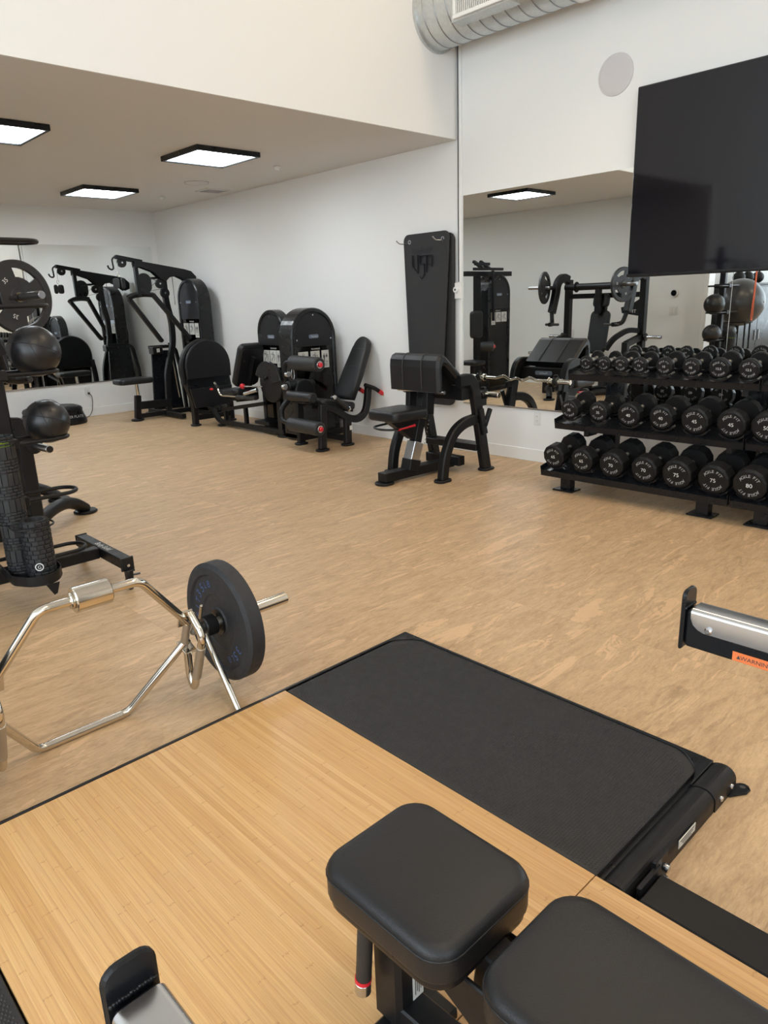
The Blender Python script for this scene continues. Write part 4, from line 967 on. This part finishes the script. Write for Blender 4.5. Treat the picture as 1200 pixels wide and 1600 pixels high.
for j in range(3): k_.obox((1.675, .6288, .041 - j * .007), X * (.042 - .008 * j), Z * .0012, Y * .0003, 0)
k_.build('sticker_print', 'ink', st)
# ---------------------------------------------------------------- rack behind the camera whose arms reach in
t = thing('power_rack', 'black power rack base beside the platform, low beam at the right', 'rack', (.79, -.3, 0))
for sx_, x in ((1, 1.418), (-1, .142)):
    MB().beam((x, .61, .030), (x, -1.25, .030), .120, .056, bev=.006).build('base_beam', 'black', t)
    MB().beam((x, -.16, .06), (x, -.16, 2.35), .075, .075, X, .006).build('upright', 'black', t)
    MB().beam((x, -1.18, .06), (x, -1.18, 2.35), .075, .075, X, .006).build('upright', 'black', t)
    MB().beam((x, -.16, 2.3), (x, -1.18, 2.3), .07, .07).build('top_beam', 'black', t)
MB().beam((.17, -1.18, 2.3), (1.39, -1.18, 2.3), .07, .07).build('top_beam', 'black', t)
MB().beam((.17, -.16, 2.3), (1.39, -.16, 2.3), .035, .035).build('pull_up_bar', 'steel', t)
bp_ = MB().obox((1.43, .617, .040), X * .055, Y * .006, Z * .036, .004); bp_.build('joining_plate', 'black', t)
MB().obox((1.495, .622, .05), X * .035, Y * .006, Z * .042, .005).build('joining_plate', 'black', t)
for x, z in ((1.505, .055), (1.50, .022)): 
    MB().cyl((x, .616, z), (x, .600, z), .011, 6, bev=.002).build('hex_bolt', 'steel', t)
MB().cyl((1.505, .25, .0), (1.505, .25, .03), .035, 20, bev=.005).build('levelling_foot', 'plastic', t)
for i, (x, lb) in enumerate(((1.40, 'spotter arm with bright steel cap reaching in at the right edge'), (.178, 'spotter arm with bright steel cap reaching in at the bottom left'))):
    a = thing('spotter_arm', lb, 'spotter arm', (x, -.1, .78))
    y1 = .565; zt = .822
    MB().beam((x, -.12, .778), (x, y1, .778), .050, .082, bev=.006).build('arm_tube', 'blacks', a)
    pts = [(-.0275, -.067), (.0275, -.067), (.0275, .045)] + [(.0275 - .018 + .018 * math.cos(q), .045 + .018 * math.sin(q)) for q in [PI / 2 * k / 5 for k in range(1, 6)]] + [(-.0275 + .018 - .018 * math.sin(q), .045 + .018 * math.cos(q)) for q in [PI / 2 * k / 5 for k in range(0, 6)]]
    pl_ = MB().prism(pts, (x, y1 + .010, .797), X, Z, .009, .0025).build('end_plate', 'blacks', a)
    w_ = MB(); random.seed(3)
    for k in range(16): w_.sphere((x - .022 + .044 * k / 15, y1 + .001, .821 + random.uniform(-.0008, .0008)), .0030, 8, 5)
    w_.build('weld_bead', 'blacks', a, kind='stuff')
    # folded bright steel wear cap over the top of the tube
    cp = [(-.0275, -.046), (-.0275, -.010)] + [(-.0275 + .010 - .010 * math.cos(q), -.010 + .010 * math.sin(q)) for q in [PI / 2 * k / 6 for k in range(1, 7)]] + [(.0275 - .010 + .010 * math.sin(q), -.010 + .010 * math.cos(q)) for q in [PI / 2 * k / 6 for k in range(0, 7)]] + [(.0275, -.046)]
    inn = [(p[0] * .93, p[1] - .0022 if abs(p[0]) < .02 else p[1]) for p in cp]
    q = MB(); ya, yb = y1 - .018, -.06
    def sec(y, dz=0): return [V(x + p[0], y, zt + .0025 + max(p[1], -.046 + dz)) for p in cp]
    q.rings([sec(y1 - .012, .026), sec(y1 - .018, .012), sec(y1 - .028, .004), sec(y1 - .040, 0), sec(yb, 0)], cap=False)
    q.f = [f for f in q.f if not (set((f[0] % len(cp), f[1] % len(cp))) == {0, len(cp) - 1})]; q.sm = [True] * len(q.f)
    q.build('steel_cap', 'steel', a)
    for s in (-1, 1): MB().cyl((x + s * .026, y1 - .050, .788), (x + s * .0335, y1 - .050, .788), .0075, 14, bev=.003).build('bolt', 'steel', a)
    MB().beam((x, -.13, .778), (x, -.115, .778), .1, .2, bev=.006).build('mounting_bracket', 'blacks', a)
    MB().obox((x - .0256, .425, .7505), Y * .040, Z * .0095, X * .0006, 0).build('warning_sticker', 'orange', a)
    if i == 0:
        w_ = MB(); w_.text('WARNING', (x - .0264, .420, .7505), -Y, Z, .0125, .0003); w_.add([V(x - .0268, .457, .7465), V(x - .0268, .449, .7465), V(x - .0268, .453, .7545)], [(0, 1, 2)])
        w_.build('sticker_print', 'ink', a)

# ---------------------------------------------------------------- adjustable bench
t = thing('weight_bench', 'black padded adjustable weight bench on the platform in the foreground', 'bench', (.78, .3, PZ))
MB().cushion(rrect(.272, .318, .055), (.780, .752, .378), X, Y, .075, .022, crown=.002, er2=.010).build('seat_pad', 'vinyl', t)
MB().cushion(rrect(.262, .308, .052), (.780, .752, .362), X, Y, .020, .006).build('seat_board', 'plastic', t)
MB().tube([V(.780 + p[0], .752 + p[1], .430) for p in rrect(.2715, .3175, .055)], .0022, 6, closed=True).build('seat_seam', 'vinyl', t)
MB().box((.9155, .705, .405), (.003, .075, .04), .001).build('seam_flap', 'vinyl', t)
MB().cushion(rrect(.275, .98, .06), (.788, .055, .385), X, Y, .075, .022, crown=.002, er2=.010).build('back_pad', 'vinyl', t)
MB().cushion(rrect(.262, .96, .055), (.788, .055, .368), X, Y, .020, .006).build('back_board', 'plastic', t)
MB().tube([V(.788 + p[0], .055 + p[1], .437) for p in rrect(.2745, .9795, .06)], .0022, 6, closed=True).build('back_seam', 'vinyl', t)
MB().beam((.745, .80, PZ + .03), (.745, .80, .35), .07, .075, Y, .010).build('front_post', 'black', t)
MB().box((.752, .770, PZ + .014), (.165, .10, .026), .010).build('front_foot', 'black', t)
MB().beam((.78, .84, .352), (.78, .62, .352), .05, .03).build('seat_bracket', 'black', t)
MB().beam((.79, .62, .335), (.79, -.35, .20), .06, .08).build('spine', 'black', t)
for x_ in (.722, .845): MB().prism([(.70, .352), (.56, .352), (.43, .10), (.50, .10), (.60, .26), (.68, .30)], (x_ - .005, 0, 0), Y, Z, .010, .003).build('side_plate', 'black', t)
MB().beam((.745, .80, PZ + .05), (.79, -.35, PZ + .05), .06, .07).build('base_beam', 'black', t)
MB().beam((.50, -.36, PZ + .028), (1.08, -.36, PZ + .028), .08, .05).build('rear_foot', 'black', t)
MB().beam((.79, -.35, PZ + .05), (.79, -.35, .25), .06, .06, X).build('rear_post', 'black', t)
MB().cyl((.682, .815, .345), (.678, .825, .205), .0155, 18, bev=.004).build('handle_sleeve', 'rubber', t)
MB().cyl((.678, .825, .212), (.6775, .826, .203), .0165, 18).build('handle_band', 'red', t)
MB().cyl((.6775, .826, .204), (.677, .8275, .172), .0158, 18, bev=.004).build('handle_tip', 'steel', t)
stk = MB().obox((.7815, .785, .205), X * .0005, Y * .016, Z * .055, 0)
stk = MB().obox((.762, .7618, .20), X * .014, Y * .0006, Z * .055, 0).build('rating_sticker', 'placard', t)
k_ = MB()
for j in range(4): k_.obox((.754 + j * .005, .7609, .20), X * .0009, Y * .0003, Z * (.045 - .006 * (j % 2)), 0)
k_.build('sticker_print', 'ink', stk)

# ---------------------------------------------------------------- hex trap bar
PY, PZc = 2.295, .287
t = thing('hex_bar', 'chrome hexagonal trap bar tipped up on its stand legs at the left', 'barbell', (.745, 2.3, 0))
nx, fx, ap, zz0 = (.580, .905), (.592, .910), (1.150, .340), None
near = [(nx[0], 2.391, .0155), (nx[1], 2.391, .0155)]; far = [(fx[0], 2.143, .604), (fx[1], 2.143, .604)]
RA, LA = (1.150, 2.268, .305), (.408, 2.268, .305)
def lerp(a, b, f_): return V(a) * (1 - f_) + V(b) * f_
MB().tube([lerp(LA, near[0], .12), near[0], near[1], lerp(RA, near[1], .12)], .0150, 16, fil=.03).build('near_bend', 'chrome', t)
MB().tube([lerp(LA, far[0], .16), far[0], far[1], lerp(RA, far[1], .16)], .0150, 16, fil=.03).build('far_bend', 'chrome', t)
MB().cyl((.695, 2.143, .604), (.808, 2.143, .604), .041, 40, bev=.003).build('knurled_weight', 'chrome', t)
MB().cyl((.684, 2.143, .604), (.696, 2.143, .604), .026, 24, bev=.003).build('weight_collar', 'chrome', t)
for s, A in ((1, RA), (-1, LA)):
    A = V(A); hx = V(0, -.387, .922); hn = V(0, -.922, -.387)
    F1 = lerp(A, far[1] if s > 0 else far[0], .16); N1 = lerp(A, near[1] if s > 0 else near[0], .16)
    MB().obox(A + hx * .078 - X * s * .052, X * .026, hx * .034, hn * .004, .001).build('gusset_plate', 'chrome', t)
    MB().obox(A - hx * .075 - X * s * .030, X * .024, hx * .004, hn * .035, .001).build('gusset_plate', 'chrome', t)
    MB().prism([(0, 0), (.06, 0), (.03, .055)], A - hx * .078 - X * s * .03 - hn * .02, hn, -hx, .004, .0008).build('gusset_plate', 'chrome', t)
    MB().cyl(A + hx * .07 - X * s * .04, A - hx * .075 - X * s * .04, .0145, 20).build('inner_grip', 'knurl', t)
    B = A - X * s * .032
    MB().tube([B + hx * .095, B + hx * .07 + hn * .075, B + hx * .045 + hn * .095, B - hx * .215 + hn * .090, B - hx * .175 + hn * .045, B - hx * .085 + hn * .012], .0150, 16, fil=.025).build('raised_handle', 'chrome', t)
    MB().cyl(B + hx * .005 + hn * .095, B - hx * .15 + hn * .093, .0165, 20).build('raised_grip', 'knurl', t)
    MB().cyl(A - X * s * .01, V(A.x + s * .06, PY, PZc), .02, 18).build('neck', 'chrome', t)
    MB().cyl(A + X * s * .012 + hx * .05, A + X * s * .012 + hx * .115, .006, 12, bev=.002).build('lock_pin', 'chrome', t)
    MB().cyl((A.x + s * .06, PY, PZc), (A.x + s * .43, PY, PZc), .0245, 28, bev=.003).build('sleeve', 'chrome', t)
    MB().cyl((A.x + s * .045, PY, PZc), (A.x + s * .095, PY, PZc), .040, 28, bev=.004).build('collar', 'plastic', t)
    MB().cyl((A.x + s * .045, 2.285, .265), (A.x + s * .052, 2.106, .003), .0125, 16, bev=.002).build('stand_leg', 'chrome', t)
def bumper(xc, s, label):
    p = thing('bumper_plate', label, 'weight plate', (xc, PY, PZc), 'bumper plates on the hex bar')
    R_, th = .235, .074; o = (xc, PY, PZc)
    prof = [(.026, -th * .36), (.055, -th * .36), (.060, -th * .30), (.105, -th * .30), (.112, -th * .36), (.185, -th * .36), (.192, -th * .5), (.218, -th * .5), (R_, -th * .5 + .010), (R_, th * .5 - .010), (.218, th * .5), (.192, th * .5), (.185, th * .36), (.112, th * .36), (.105, th * .30), (.060, th * .30), (.055, th * .36), (.026, th * .36)]
    b = MB().lathe(prof, o, X, 64, closed=True).build('rubber_disc', 'bumper', p)
    MB().lathe([(.0255, -th * .42), (.050, -th * .42), (.050, th * .42), (.0255, th * .42)], o, X, 40, closed=True).build('hub', 'dark_steel' if 0 else 'plastic', p)
    f = V(xc - th * .36 - .0006, PY, PZc); tx = MB()
    for (st_, ang, rad, sz) in (('35', 138, .152, .052), ('LB', 112, .152, .038), ('FIT', 172, .150, .042), ('LB', -62, .152, .036), ('35', -38, .152, .050)):
        tx.arctext(st_, f, -Y, Z, rad, sz, ang, 360 * sz * .8 / (2 * PI * rad), .0008)
    tx.build('lettering', 'blueletter', b)
    return p
bumper(1.288, 1, 'black 35 lb bumper plate on the right end of the chrome hex bar')
bumper(.270, -1, 'black 35 lb bumper plate on the left end of the hex bar, outside the frame')

# ================================================================ BALL RACK AND WHAT IT HOLDS
RX, RY = 1.072, 3.90
t = thing('ball_rack', 'black wheeled ball rack with looped arms and roller tray at the left edge', 'rack', (1.0, RY, 0))
MB().beam((RX, RY, .12), (RX, RY, 1.95), .07, .07, X, .008).build('post', 'black', t)
MB().beam((.52, RY, .15), (1.44, RY, .15), .062, .062).build('base_beam', 'black', t)
for x, s in ((1.472, 1), (.49, -1)):
    cb = MB().beam((x, RY - .30, .15), (x, RY + .30, .15), .062, .060).build('crossbar', 'black', t)
    if s > 0: MB().text('Body-Solid', (x, RY - .02, .1805), -Y, X, .046, .0004, sx=.9).build('lettering', 'letter', cb)
    for q in (-1, 1):
        y_ = RY + q * .315
        if q < 0: MB().prism([(-.035, -.04), (.035, -.04), (.035, .033), (-.035, .033)], (x, RY - .300, .15), X, Z, .018, .003).build('end_cap', 'black', t)
        else: MB().box((x, RY + .305, .15), (.068, .012, .068), .004).build('end_cap', 'black', t)
        MB().box((x, y_ + .0 if q > 0 else y_ - .0, .112), (.05, .055, .008), .002).build('caster_plate', 'blacks', t)
        MB().prism([(-.018, -.05), (.018, -.05), (.024, 0), (-.024, 0)], (x - .017, y_, .107), Y, Z, .034, .004).build('caster_fork', 'blacks', t)
        MB().cyl((x - .012, y_ + .008, .036), (x + .012, y_ + .008, .036), .036, 20, bev=.005).build('caster_wheel', 'rubber', t)
        if q < 0 and s > 0:
            MB().cyl((x, RY - .319, .14), (x, RY - .326, .14), .008, 12).build('bolt', 'steel', t)
            MB().beam((x + .01, y_ - .01, .085), (x + .05, y_ - .03, .088), .022, .005).build('brake_tab', 'blacks', t)
LV = [.215, .537, .829, 1.167, 1.488, 1.789]
hw = .082; tipx = 1.375
for z in LV:
    c = tipx - hw
    pts = [(RX + .03, RY - hw, z)] + [(c + hw * math.sin(a), RY - hw * math.cos(a), z) for a in [PI * k / 16 for k in range(17)]] + [(RX + .03, RY + hw, z)]
    MB().tube(pts, .0105, 12).build('ring_arm', 'black', t)
    MB().box((RX, RY, z), (.078, hw * 2 + .03, .05), .006).build('ring_bracket', 'black', t)
    c = .98 - .20
    pts = [(RX - .03, RY - hw, z)] + [(c - hw * math.sin(a), RY - hw * math.cos(a), z) for a in [PI * k / 16 for k in range(17)]] + [(RX - .03, RY + hw, z)]
    MB().tube(pts, .0105, 12).build('ring_arm', 'black', t)
tz = .195
tr = [(.93, 3.86), (.915, 3.62), (.97, 3.53), (1.04, 3.50), (1.10, 3.535), (1.145, 3.61), (1.15, 3.70), (1.10, 3.86)]
MB().prism(tr, (0, 0, tz - .012), X, Y, .010, .002).build('roller_tray', 'black', t)
MB().path([(x, y, tz + .012) for x, y in tr], Z, .05, .005, .03, .001).build('tray_lip', 'black', t)
MB().prism([(-.035, 0), (.03, 0), (.012, -.055), (-.004, -.06)], (1.06, 3.505, tz - .01), X, Z, .006, .001).build('tray_tab', 'black', t)
MB().tube([(.965, 3.87, .455), (.955, 3.62, .455), (.99, 3.565, .455), (1.05, 3.55, .455), (1.125, 3.575, .455), (1.150, 3.62, .455), (1.14, 3.72, .455), (1.08, 3.87, .455)], .0048, 10, fil=.03).build('hoop', 'blacks', t)
def grid_roller(x, y, r, h, rows, cols, label, core, group='foam rollers in the tray', lime=False):
    t = thing('foam_roller', label, 'foam roller', (x, y, tz - .001), group)
    z0 = tz - .001
    b = MB().lathe([(r * .62, 0), (r - .007, 0), (r - .007, h), (r * .62, h), (r * .62, h - .02), (0, h - .02)], (x, y, z0), Z, 40)
    b.add([V(x + r * .62 * math.cos(2 * PI * k / 30), y + r * .62 * math.sin(2 * PI * k / 30), z0 + .001) for k in range(30)], [tuple(range(30))]); b.build('roller_core', 'rubber', t)
    if lime: MB().cyl((x, y, z0 + h - .018), (x, y, z0 + h + .006), r * .84, 32, bev=.003).build('core_end', 'lime', t)
    q = MB(); z = z0 + .006
    for (hh, gap, nc, dep) in rows:
        for k in range(nc):
            a0 = 2 * PI * (k + (.5 if (len(rows) > 20 and int(z * 1000) % 2) else 0)) / nc; a1 = a0 + 2 * PI / nc * (1 - .14 if nc > 1 else 1)
            P = []; m_ = max(1, int((a1 - a0) / .3))
            for j in range(m_ + 1):
                a = a0 + (a1 - a0) * j / m_; c_, s_ = math.cos(a), math.sin(a); r0, r1 = r - .009, r - .001 * (1 - dep)
                e = .0025 if 0 < j < m_ or m_ == 1 else .0025
                P.append([V(x + c_ * r0, y + s_ * r0, z), V(x + c_ * (r1 - .002), y + s_ * (r1 - .002), z), V(x + c_ * r1, y + s_ * r1, z + .0025), V(x + c_ * r1, y + s_ * r1, z + hh - .0025), V(x + c_ * (r1 - .002), y + s_ * (r1 - .002), z + hh), V(x + c_ * r0, y + s_ * r0, z + hh)])
            q.rings(P, cap=True, smooth=False)
        z += hh + gap
    q.build('tread_blocks', 'foam', t, kind='stuff')
    return t
rows = []
for blk in range(5):
    rows += [(.0115, .004, 15, 1)] * 4 + [(.0625, .005, 15, 1)]
rows += [(.0115, .004, 15, 1)] * 3
grid_roller(1.006, 3.765, .066, .65, rows, 0, 'tall black foam roller with lime green core at the left edge', 'lime', lime=True)
rs_ = grid_roller(1.066, 3.655, .070, .285, [(.0185, .0045, 13 + (k % 2), 1) for k in range(12)], 0, 'short black studded foam roller standing in front of the tall one', 'black')
MB().lathe([(.0155, 0), (.020, 0), (.020, .0015), (.0155, .0015)], (1.066 - .030, 3.655 - .0645, tz + .058), V(-.42, -.9, 0), 20, closed=True).build('logo_ring', 'letter', rs_)
MB().text('G', (1.066 - .030, 3.655 - .0650, tz + .058), V(.9, -.42, 0), Z, .024, .002).build('logo_letter', 'letter', rs_)
def ball(x, y, z, r, label, group='medicine balls on the ball rack', seams=True, m='rubber'):
    t = thing('medicine_ball', label, 'ball', (x, y, z - r), group)
    b = MB().sphere((x, y, z), r, 40, 24).build('ball_skin', m, t)
    s = MB()
    for ax in ((.35, .2, .93), (.9, -.3, .35), (-.25, .95, .15)):
        n = V(ax).normalized(); a = n.orthogonal().normalized(); c = n.cross(a)
        s.tube([V(x, y, z) + (a * math.cos(q) + c * math.sin(q)) * (r * .9985) for q in [2 * PI * k / 64 for k in range(64)]], .0016, 5, closed=True)
    s.build('ball_seams', 'darkletter', b, kind='stuff'); return t
M['ballskin'] = mat('ball_leather', (.010, .010, .011), .34, spec=.5, var=.06, scale=30, bump=.25, bscale=240)
ball(1.287, RY, .829 + .0775 + .006, .112, 'black medicine ball on the lower looped arm of the ball rack', m='ballskin')
ball(1.283, RY, 1.167 + .096 + .006, .126, 'black medicine ball on the upper looped arm, under the weight plate', m='ballskin')
ball(.80, RY, .829 + .0775 + .006, .112, 'black medicine ball on the far side of the ball rack, outside the frame', m='ballskin')
M['bigball'] = mat('grey_vinyl_ball', (.05, .052, .055), .30, spec=.5, var=.03, scale=8)
t = thing('stability_ball', 'large dark grey stability ball beside the ball rack, seen in the mirror', 'ball', (.45, 3.78, 1.0))
MB().sphere((.46, 3.90, 1.272), .305, 48, 28).build('ball_skin', 'bigball', t)
MB().cyl((.46, 3.595, 1.272), (.46, 3.59, 1.272), .012, 12).build('valve_plug', 'white', t)
t = thing('ball_cradle', 'black steel cradle stand carrying the large grey stability ball', 'stand', (.46, 3.90, 0))
MB().tube([(.46 + .17 * math.cos(a), 3.90 + .17 * math.sin(a), 1.02) for a in [2 * PI * k / 28 for k in range(28)]], .012, 10, closed=True).build('ring', 'black', t)
for a in (.6, 2.2, 3.8, 5.4): MB().tube([(.46 + .17 * math.cos(a), 3.90 + .17 * math.sin(a), 1.02), (.46 + .19 * math.cos(a), 3.90 + .19 * math.sin(a), .19)], .012, 10).build('leg', 'black', t)
def band(pts, r, m, label, name='resistance_band', grp=None):
    t = thing(name, label, 'resistance band', pts[0], grp); MB().tube(pts, r, 8, fil=.02, closed=True).build('loop', m, t)
MB().tube([(.70, 3.62, 1.775), (.70, 3.87, 1.775)], .008, 8).build('band_peg', 'steel', bpy.data.objects['ball_rack'])
band([(.69, 3.64, 1.79), (.685, 3.645, 1.4), (.67, 3.65, 1.08), (.70, 3.65, 1.04), (.725, 3.65, 1.08), (.71, 3.645, 1.4), (.715, 3.64, 1.79)], .006, 'orangeband', 'orange rubber resistance band hanging from the ball rack, seen in the mirror')
t = thing('storage_cabinet', 'long black cabinet against the partition, seen in the mirror behind the balls', 'cabinet', (-1.7, 4.3, 0))
MB().box((-1.65, 4.37, .76), (2.8, .40, 1.46), .006).build('body', 'blacks', t)
MB().box((-1.65, 4.37, 1.505), (2.84, .44, .03), .004).build('top', 'black', t)
MB().box((-1.65, 4.37, .02), (2.7, .36, .04), .004).build('plinth', 'plastic', t)
for k in range(4):
    d_ = MB().box((-1.65 - 1.05 + .70 * k, 4.165, .76), (.69, .018, 1.42), .004).build('door', 'plastic', t)
    MB().cyl((-1.65 - 1.05 + .70 * k + (.28 if k % 2 == 0 else -.28), 4.145, .70), (-1.65 - 1.05 + .70 * k + (.28 if k % 2 == 0 else -.28), 4.145, .85), .008, 10).build('handle', 'steel', d_)
for i, x in enumerate((-.62, -.95, -1.35)):
    t = thing('kettlebell', 'black kettlebell on the cabinet top, number %s from the right end' % ('one', 'two', 'three')[i], 'kettlebell', (x, 4.36, 1.52), 'kettlebells on the cabinet')
    MB().sphere((x, 4.36, 1.605), .088, 24, 14, (1, 1, .96)).build('bell', 'urethane', t)
    MB().tube([(x - .045, 4.36, 1.67), (x - .06, 4.36, 1.74), (x - .03, 4.36, 1.77), (x + .03, 4.36, 1.77), (x + .06, 4.36, 1.74), (x + .045, 4.36, 1.67)], .014, 10, fil=.02).build('handle', 'black', t)

# ================================================================ PLATE-LOADED PRESS
t = thing('shoulder_press_machine', 'black plate-loaded press machine with curved feet, left edge and in the mirror', 'exercise machine', (1.3, 5.6, 0))
for y_ in (5.0, 6.2):
    s = 1 if y_ < 5.6 else -1
    MB().beam((.98, y_, .02), (.98, y_, 1.66), .09, .10, X, .008).build('rear_upright', 'black', t)
    MB().beam((1.47, y_ - s * .03, .03), (1.47, y_ - s * .03, .80), .085, .085, X, .008).build('front_upright', 'black', t)
    MB().beam((.98, y_, .85), (1.47, y_ - s * .03, .77), .07, .08).build('side_rail', 'black', t)
    MB().beam((.98, y_, .07), (1.47, y_ - s * .03, .07), .08, .08).build('side_rail', 'black', t)
    MB().tube([(1.48, y_, .085), (1.62, y_ + s * .11, .135), (1.76, y_ + s * .22, .135), (1.86, y_ + s * .29, .09), (1.93, y_ + s * .335, .03)], .043, 16, fil=.08).build('curved_foot', 'black', t)
    MB().cyl((1.93, y_ + s * .335, 0), (1.93, y_ + s * .335, .022), .085, 24, bev=.008).build('foot_pad', 'black', t)
    for x, z in ((1.52, .625), (1.0, .84)):
        MB().cyl((x, y_ - s * .065, z), (x + (.02 if x > 1.2 else 0), y_ - s * .30, z), .0245, 20, bev=.002).build('storage_peg', 'steel', t)
        MB().cyl((x, y_ - s * .06, z), (x, y_ - s * .085, z), .055, 20, bev=.006).build('peg_flange', 'black', t)
        MB().cyl((x + (.02 if x > 1.2 else 0), y_ - s * .299, z), (x + (.02 if x > 1.2 else 0), y_ - s * .303, z), .021, 20).build('peg_cap', 'plastic', t)
    MB().path([(1.02, y_, 1.66), (1.16, y_, 1.70), (1.30, y_, 1.62), (1.34, y_, 1.42), (1.42, y_ + s * .0, 1.20)], Y, .085, .12, .12, .012).build('lever_head', 'black', t)
    MB().tube([(1.42, y_, 1.22), (1.46, y_ + s * .04, 1.06), (1.52, y_ + s * .08, 1.04), (1.62, y_ + s * .10, 1.04)], .03, 12, fil=.04).build('lever_arm', 'black', t)
    MB().cyl((1.60, y_ + s * .02, 1.04), (1.60, y_ + s * .24, 1.04), .018, 14, bev=.003).build('hand_grip', 'rubber', t)
    MB().tube([(1.36, y_, 1.55), (1.50, y_ - s * .01, 1.55), (1.585, y_ - s * .02, 1.55)], .03, 12).build('peg_arm', 'black', t)
    MB().cyl((1.585, y_ + .06 * s, 1.55), (1.665, y_ - s * .245, 1.56), .0245, 20, bev=.003).build('plate_peg', 'dark_steel', t)
MB().cyl((1.16, 5.06, 1.55), (1.16, 6.14, 1.55), .048, 24).build('crossbar_tube', 'black', t)
for y_ in (5.14, 5.95): MB().cyl((1.16, y_, 1.55), (1.16, y_ + .02, 1.55), .075, 24, bev=.005).build('collar', 'black', t)
MB().box((1.16, 5.6, 1.35), (.07, .08, .36), .006).build('centre_strut', 'black', t)
bn = MB().prism([(5.04, 1.13), (5.30, 1.17), (5.32, 1.25), (5.20, 1.27), (5.04, 1.36)], (1.0, 0, 0), Y, Z, .02, .003).build('banner_plate', 'black', t)
MB().text('TRUE', (1.0205, 5.165, 1.195), Y, Z, .062, .0006, sx=1.15).build('lettering', 'letter', bn)
MB().path([(1.04, 5.02, .93), (1.2, 5.1, .95), (1.4, 5.2, .84), (1.5, 5.25, .70)], V(.42, -.9, 0), .06, .07, .1).build('curved_brace', 'black', t)
MB().cushion(rrect(.30, .62, .08, cy=.31), (1.14, 5.6, .60), Y, V(-.20, 0, .98), .08, .028).build('back_pad', 'vinyl', t)
MB().cushion(rrect(.24, .20, .06), (1.02, 5.6, 1.34), Y, V(-.20, 0, .98), .09, .03).build('head_pad', 'vinyl', t)
MB().beam((1.10, 5.6, .45), (.96, 5.6, 1.42), .08, .07, Y).build('back_post', 'black', t)
MB().cushion(rrect(.34, .36, .09), (1.34, 5.6, .48), X, Y, .08, .028).build('seat', 'vinyl', t)
MB().beam((1.33, 5.6, .05), (1.30, 5.6, .48), .08, .08, X).build('seat_post', 'black', t)
MB().beam((.98, 5.04, .07), (.98, 6.16, .07), .08, .08).build('base_beam', 'black', t)
MB().beam((.98, 5.6, .09), (1.40, 5.6, .09), .08, .08).build('base_beam', 'black', t)
MB().beam((.98, 5.04, 1.42), (.98, 6.16, 1.42), .07, .07).build('top_beam', 'black', t)
def grip_plate(x, y, z, n, label, R_=.225, th=.034, txt='35', grp='rubber grip plates on the press machine'):
    n = V(n).normalized(); c = V(x, y, z); p = thing('weight_plate', label, 'weight plate', (x, y, z), grp)
    u = Z.cross(n).normalized()
    MB().lathe([(R_ - .048, -th * .45), (R_ - .008, -th * .5), (R_, -th * .3), (R_, th * .3), (R_ - .008, th * .5), (R_ - .048, th * .45)], c, n, 56, closed=True).build('rim', 'rubber', p)
    MB().lathe([(.027, -th * .5), (.052, -th * .5), (.058, -th * .35), (.058, th * .35), (.052, th * .5), (.027, th * .5)], c, n, 32, closed=True).build('hub', 'rubber', p)
    MB().lathe([(.0255, -th * .52), (.0285, -th * .52), (.0285, th * .52), (.0255, th * .52)], c, n, 32, closed=True).build('brass_ring', M['brass'], p)
    MB().lathe([(.050, -th * .30), (.118, -th * .30), (.122, -th * .22), (.122, th * .22), (.118, th * .30), (.050, th * .30)], c, n, 40, closed=True).build('centre_disc', 'rubber', p)
    w_ = MB()
    for k in range(3):
        a0 = math.radians(-30 + 120 * k + 36); a1 = math.radians(-30 + 120 * (k + 1) - 36 + 0)
        # web between two grip slots
    for k in range(3):
        am = math.radians(8 + 120 * k); hwid = math.radians(32)
        o_ = [(.054 * math.cos(am + q), .054 * math.sin(am + q)) for q in (-1.0, -.5, 0, .5, 1.0)]
        e_ = [((R_ - .044) * math.cos(am + q), (R_ - .044) * math.sin(am + q)) for q in [hwid * (1 - 2 * j / 8) for j in range(9)]]
        w_ = MB().prism(o_ + e_, c - n * th * .32, u, Z, th * .64, .003).build('web', 'rubber', p)
        if txt and k in (1, 2) or (txt and k == 0):
            a = am; rad = u * math.cos(a) + Z * math.sin(a); tan = u * math.sin(a) - Z * math.cos(a)
            MB().text(txt, c + rad * .125 + n * (th * .32), tan, rad, .038, .0008).build('lettering', 'letter', w_)
    return p
M['brass'] = mat('dull_brass', (.45, .36, .2), .35, 1.0)
grip_plate(1.600, 4.985, 1.553, (.25, -.97, 0), 'black 35 grip plate on the press machine, at the left edge above the ball')
grip_plate(1.600, 6.215, 1.553, (.25, .97, 0), 'black 35 grip plate on the far side of the press machine, in the mirror')

# ================================================================ VIBRATION PLATE AT THE BACK WALL
t = thing('vibration_platform', 'low black oval vibration platform with grey lettering against the back wall', 'vibration platform', (3.43, 10.1, 0))
def oval(a, b, n=40): return [(math.copysign(abs(math.cos(q)) ** .7, math.cos(q)) * a, math.copysign(abs(math.sin(q)) ** .7, math.sin(q)) * b) for q in [2 * PI * k / n for k in range(n)]]
rs = []
for sc_, z in ((.98, 0), (1.0, .02), (.99, .06), (.93, .12), (.89, .17), (.90, .185), (.90, .20), (.87, .225), (.80, .24)):
    rs.append([V(3.42 + p[0] * sc_, 10.07 + p[1] * sc_, z) for p in oval(.41, .30)])
b = MB(); b.rings(rs); bd = b.build('body', 'plastic', t)
MB().prism([(p[0] * .72, p[1] * .68) for p in oval(.41, .30)], (3.42, 10.07, .238), X, Y, .008, .002).build('top_mat', 'rubber', t)
MB().text('POWER PLATE', (3.56, 9.775, .115), X, Z, .050, .006, sx=.9).build('lettering', 'greyletter', bd)
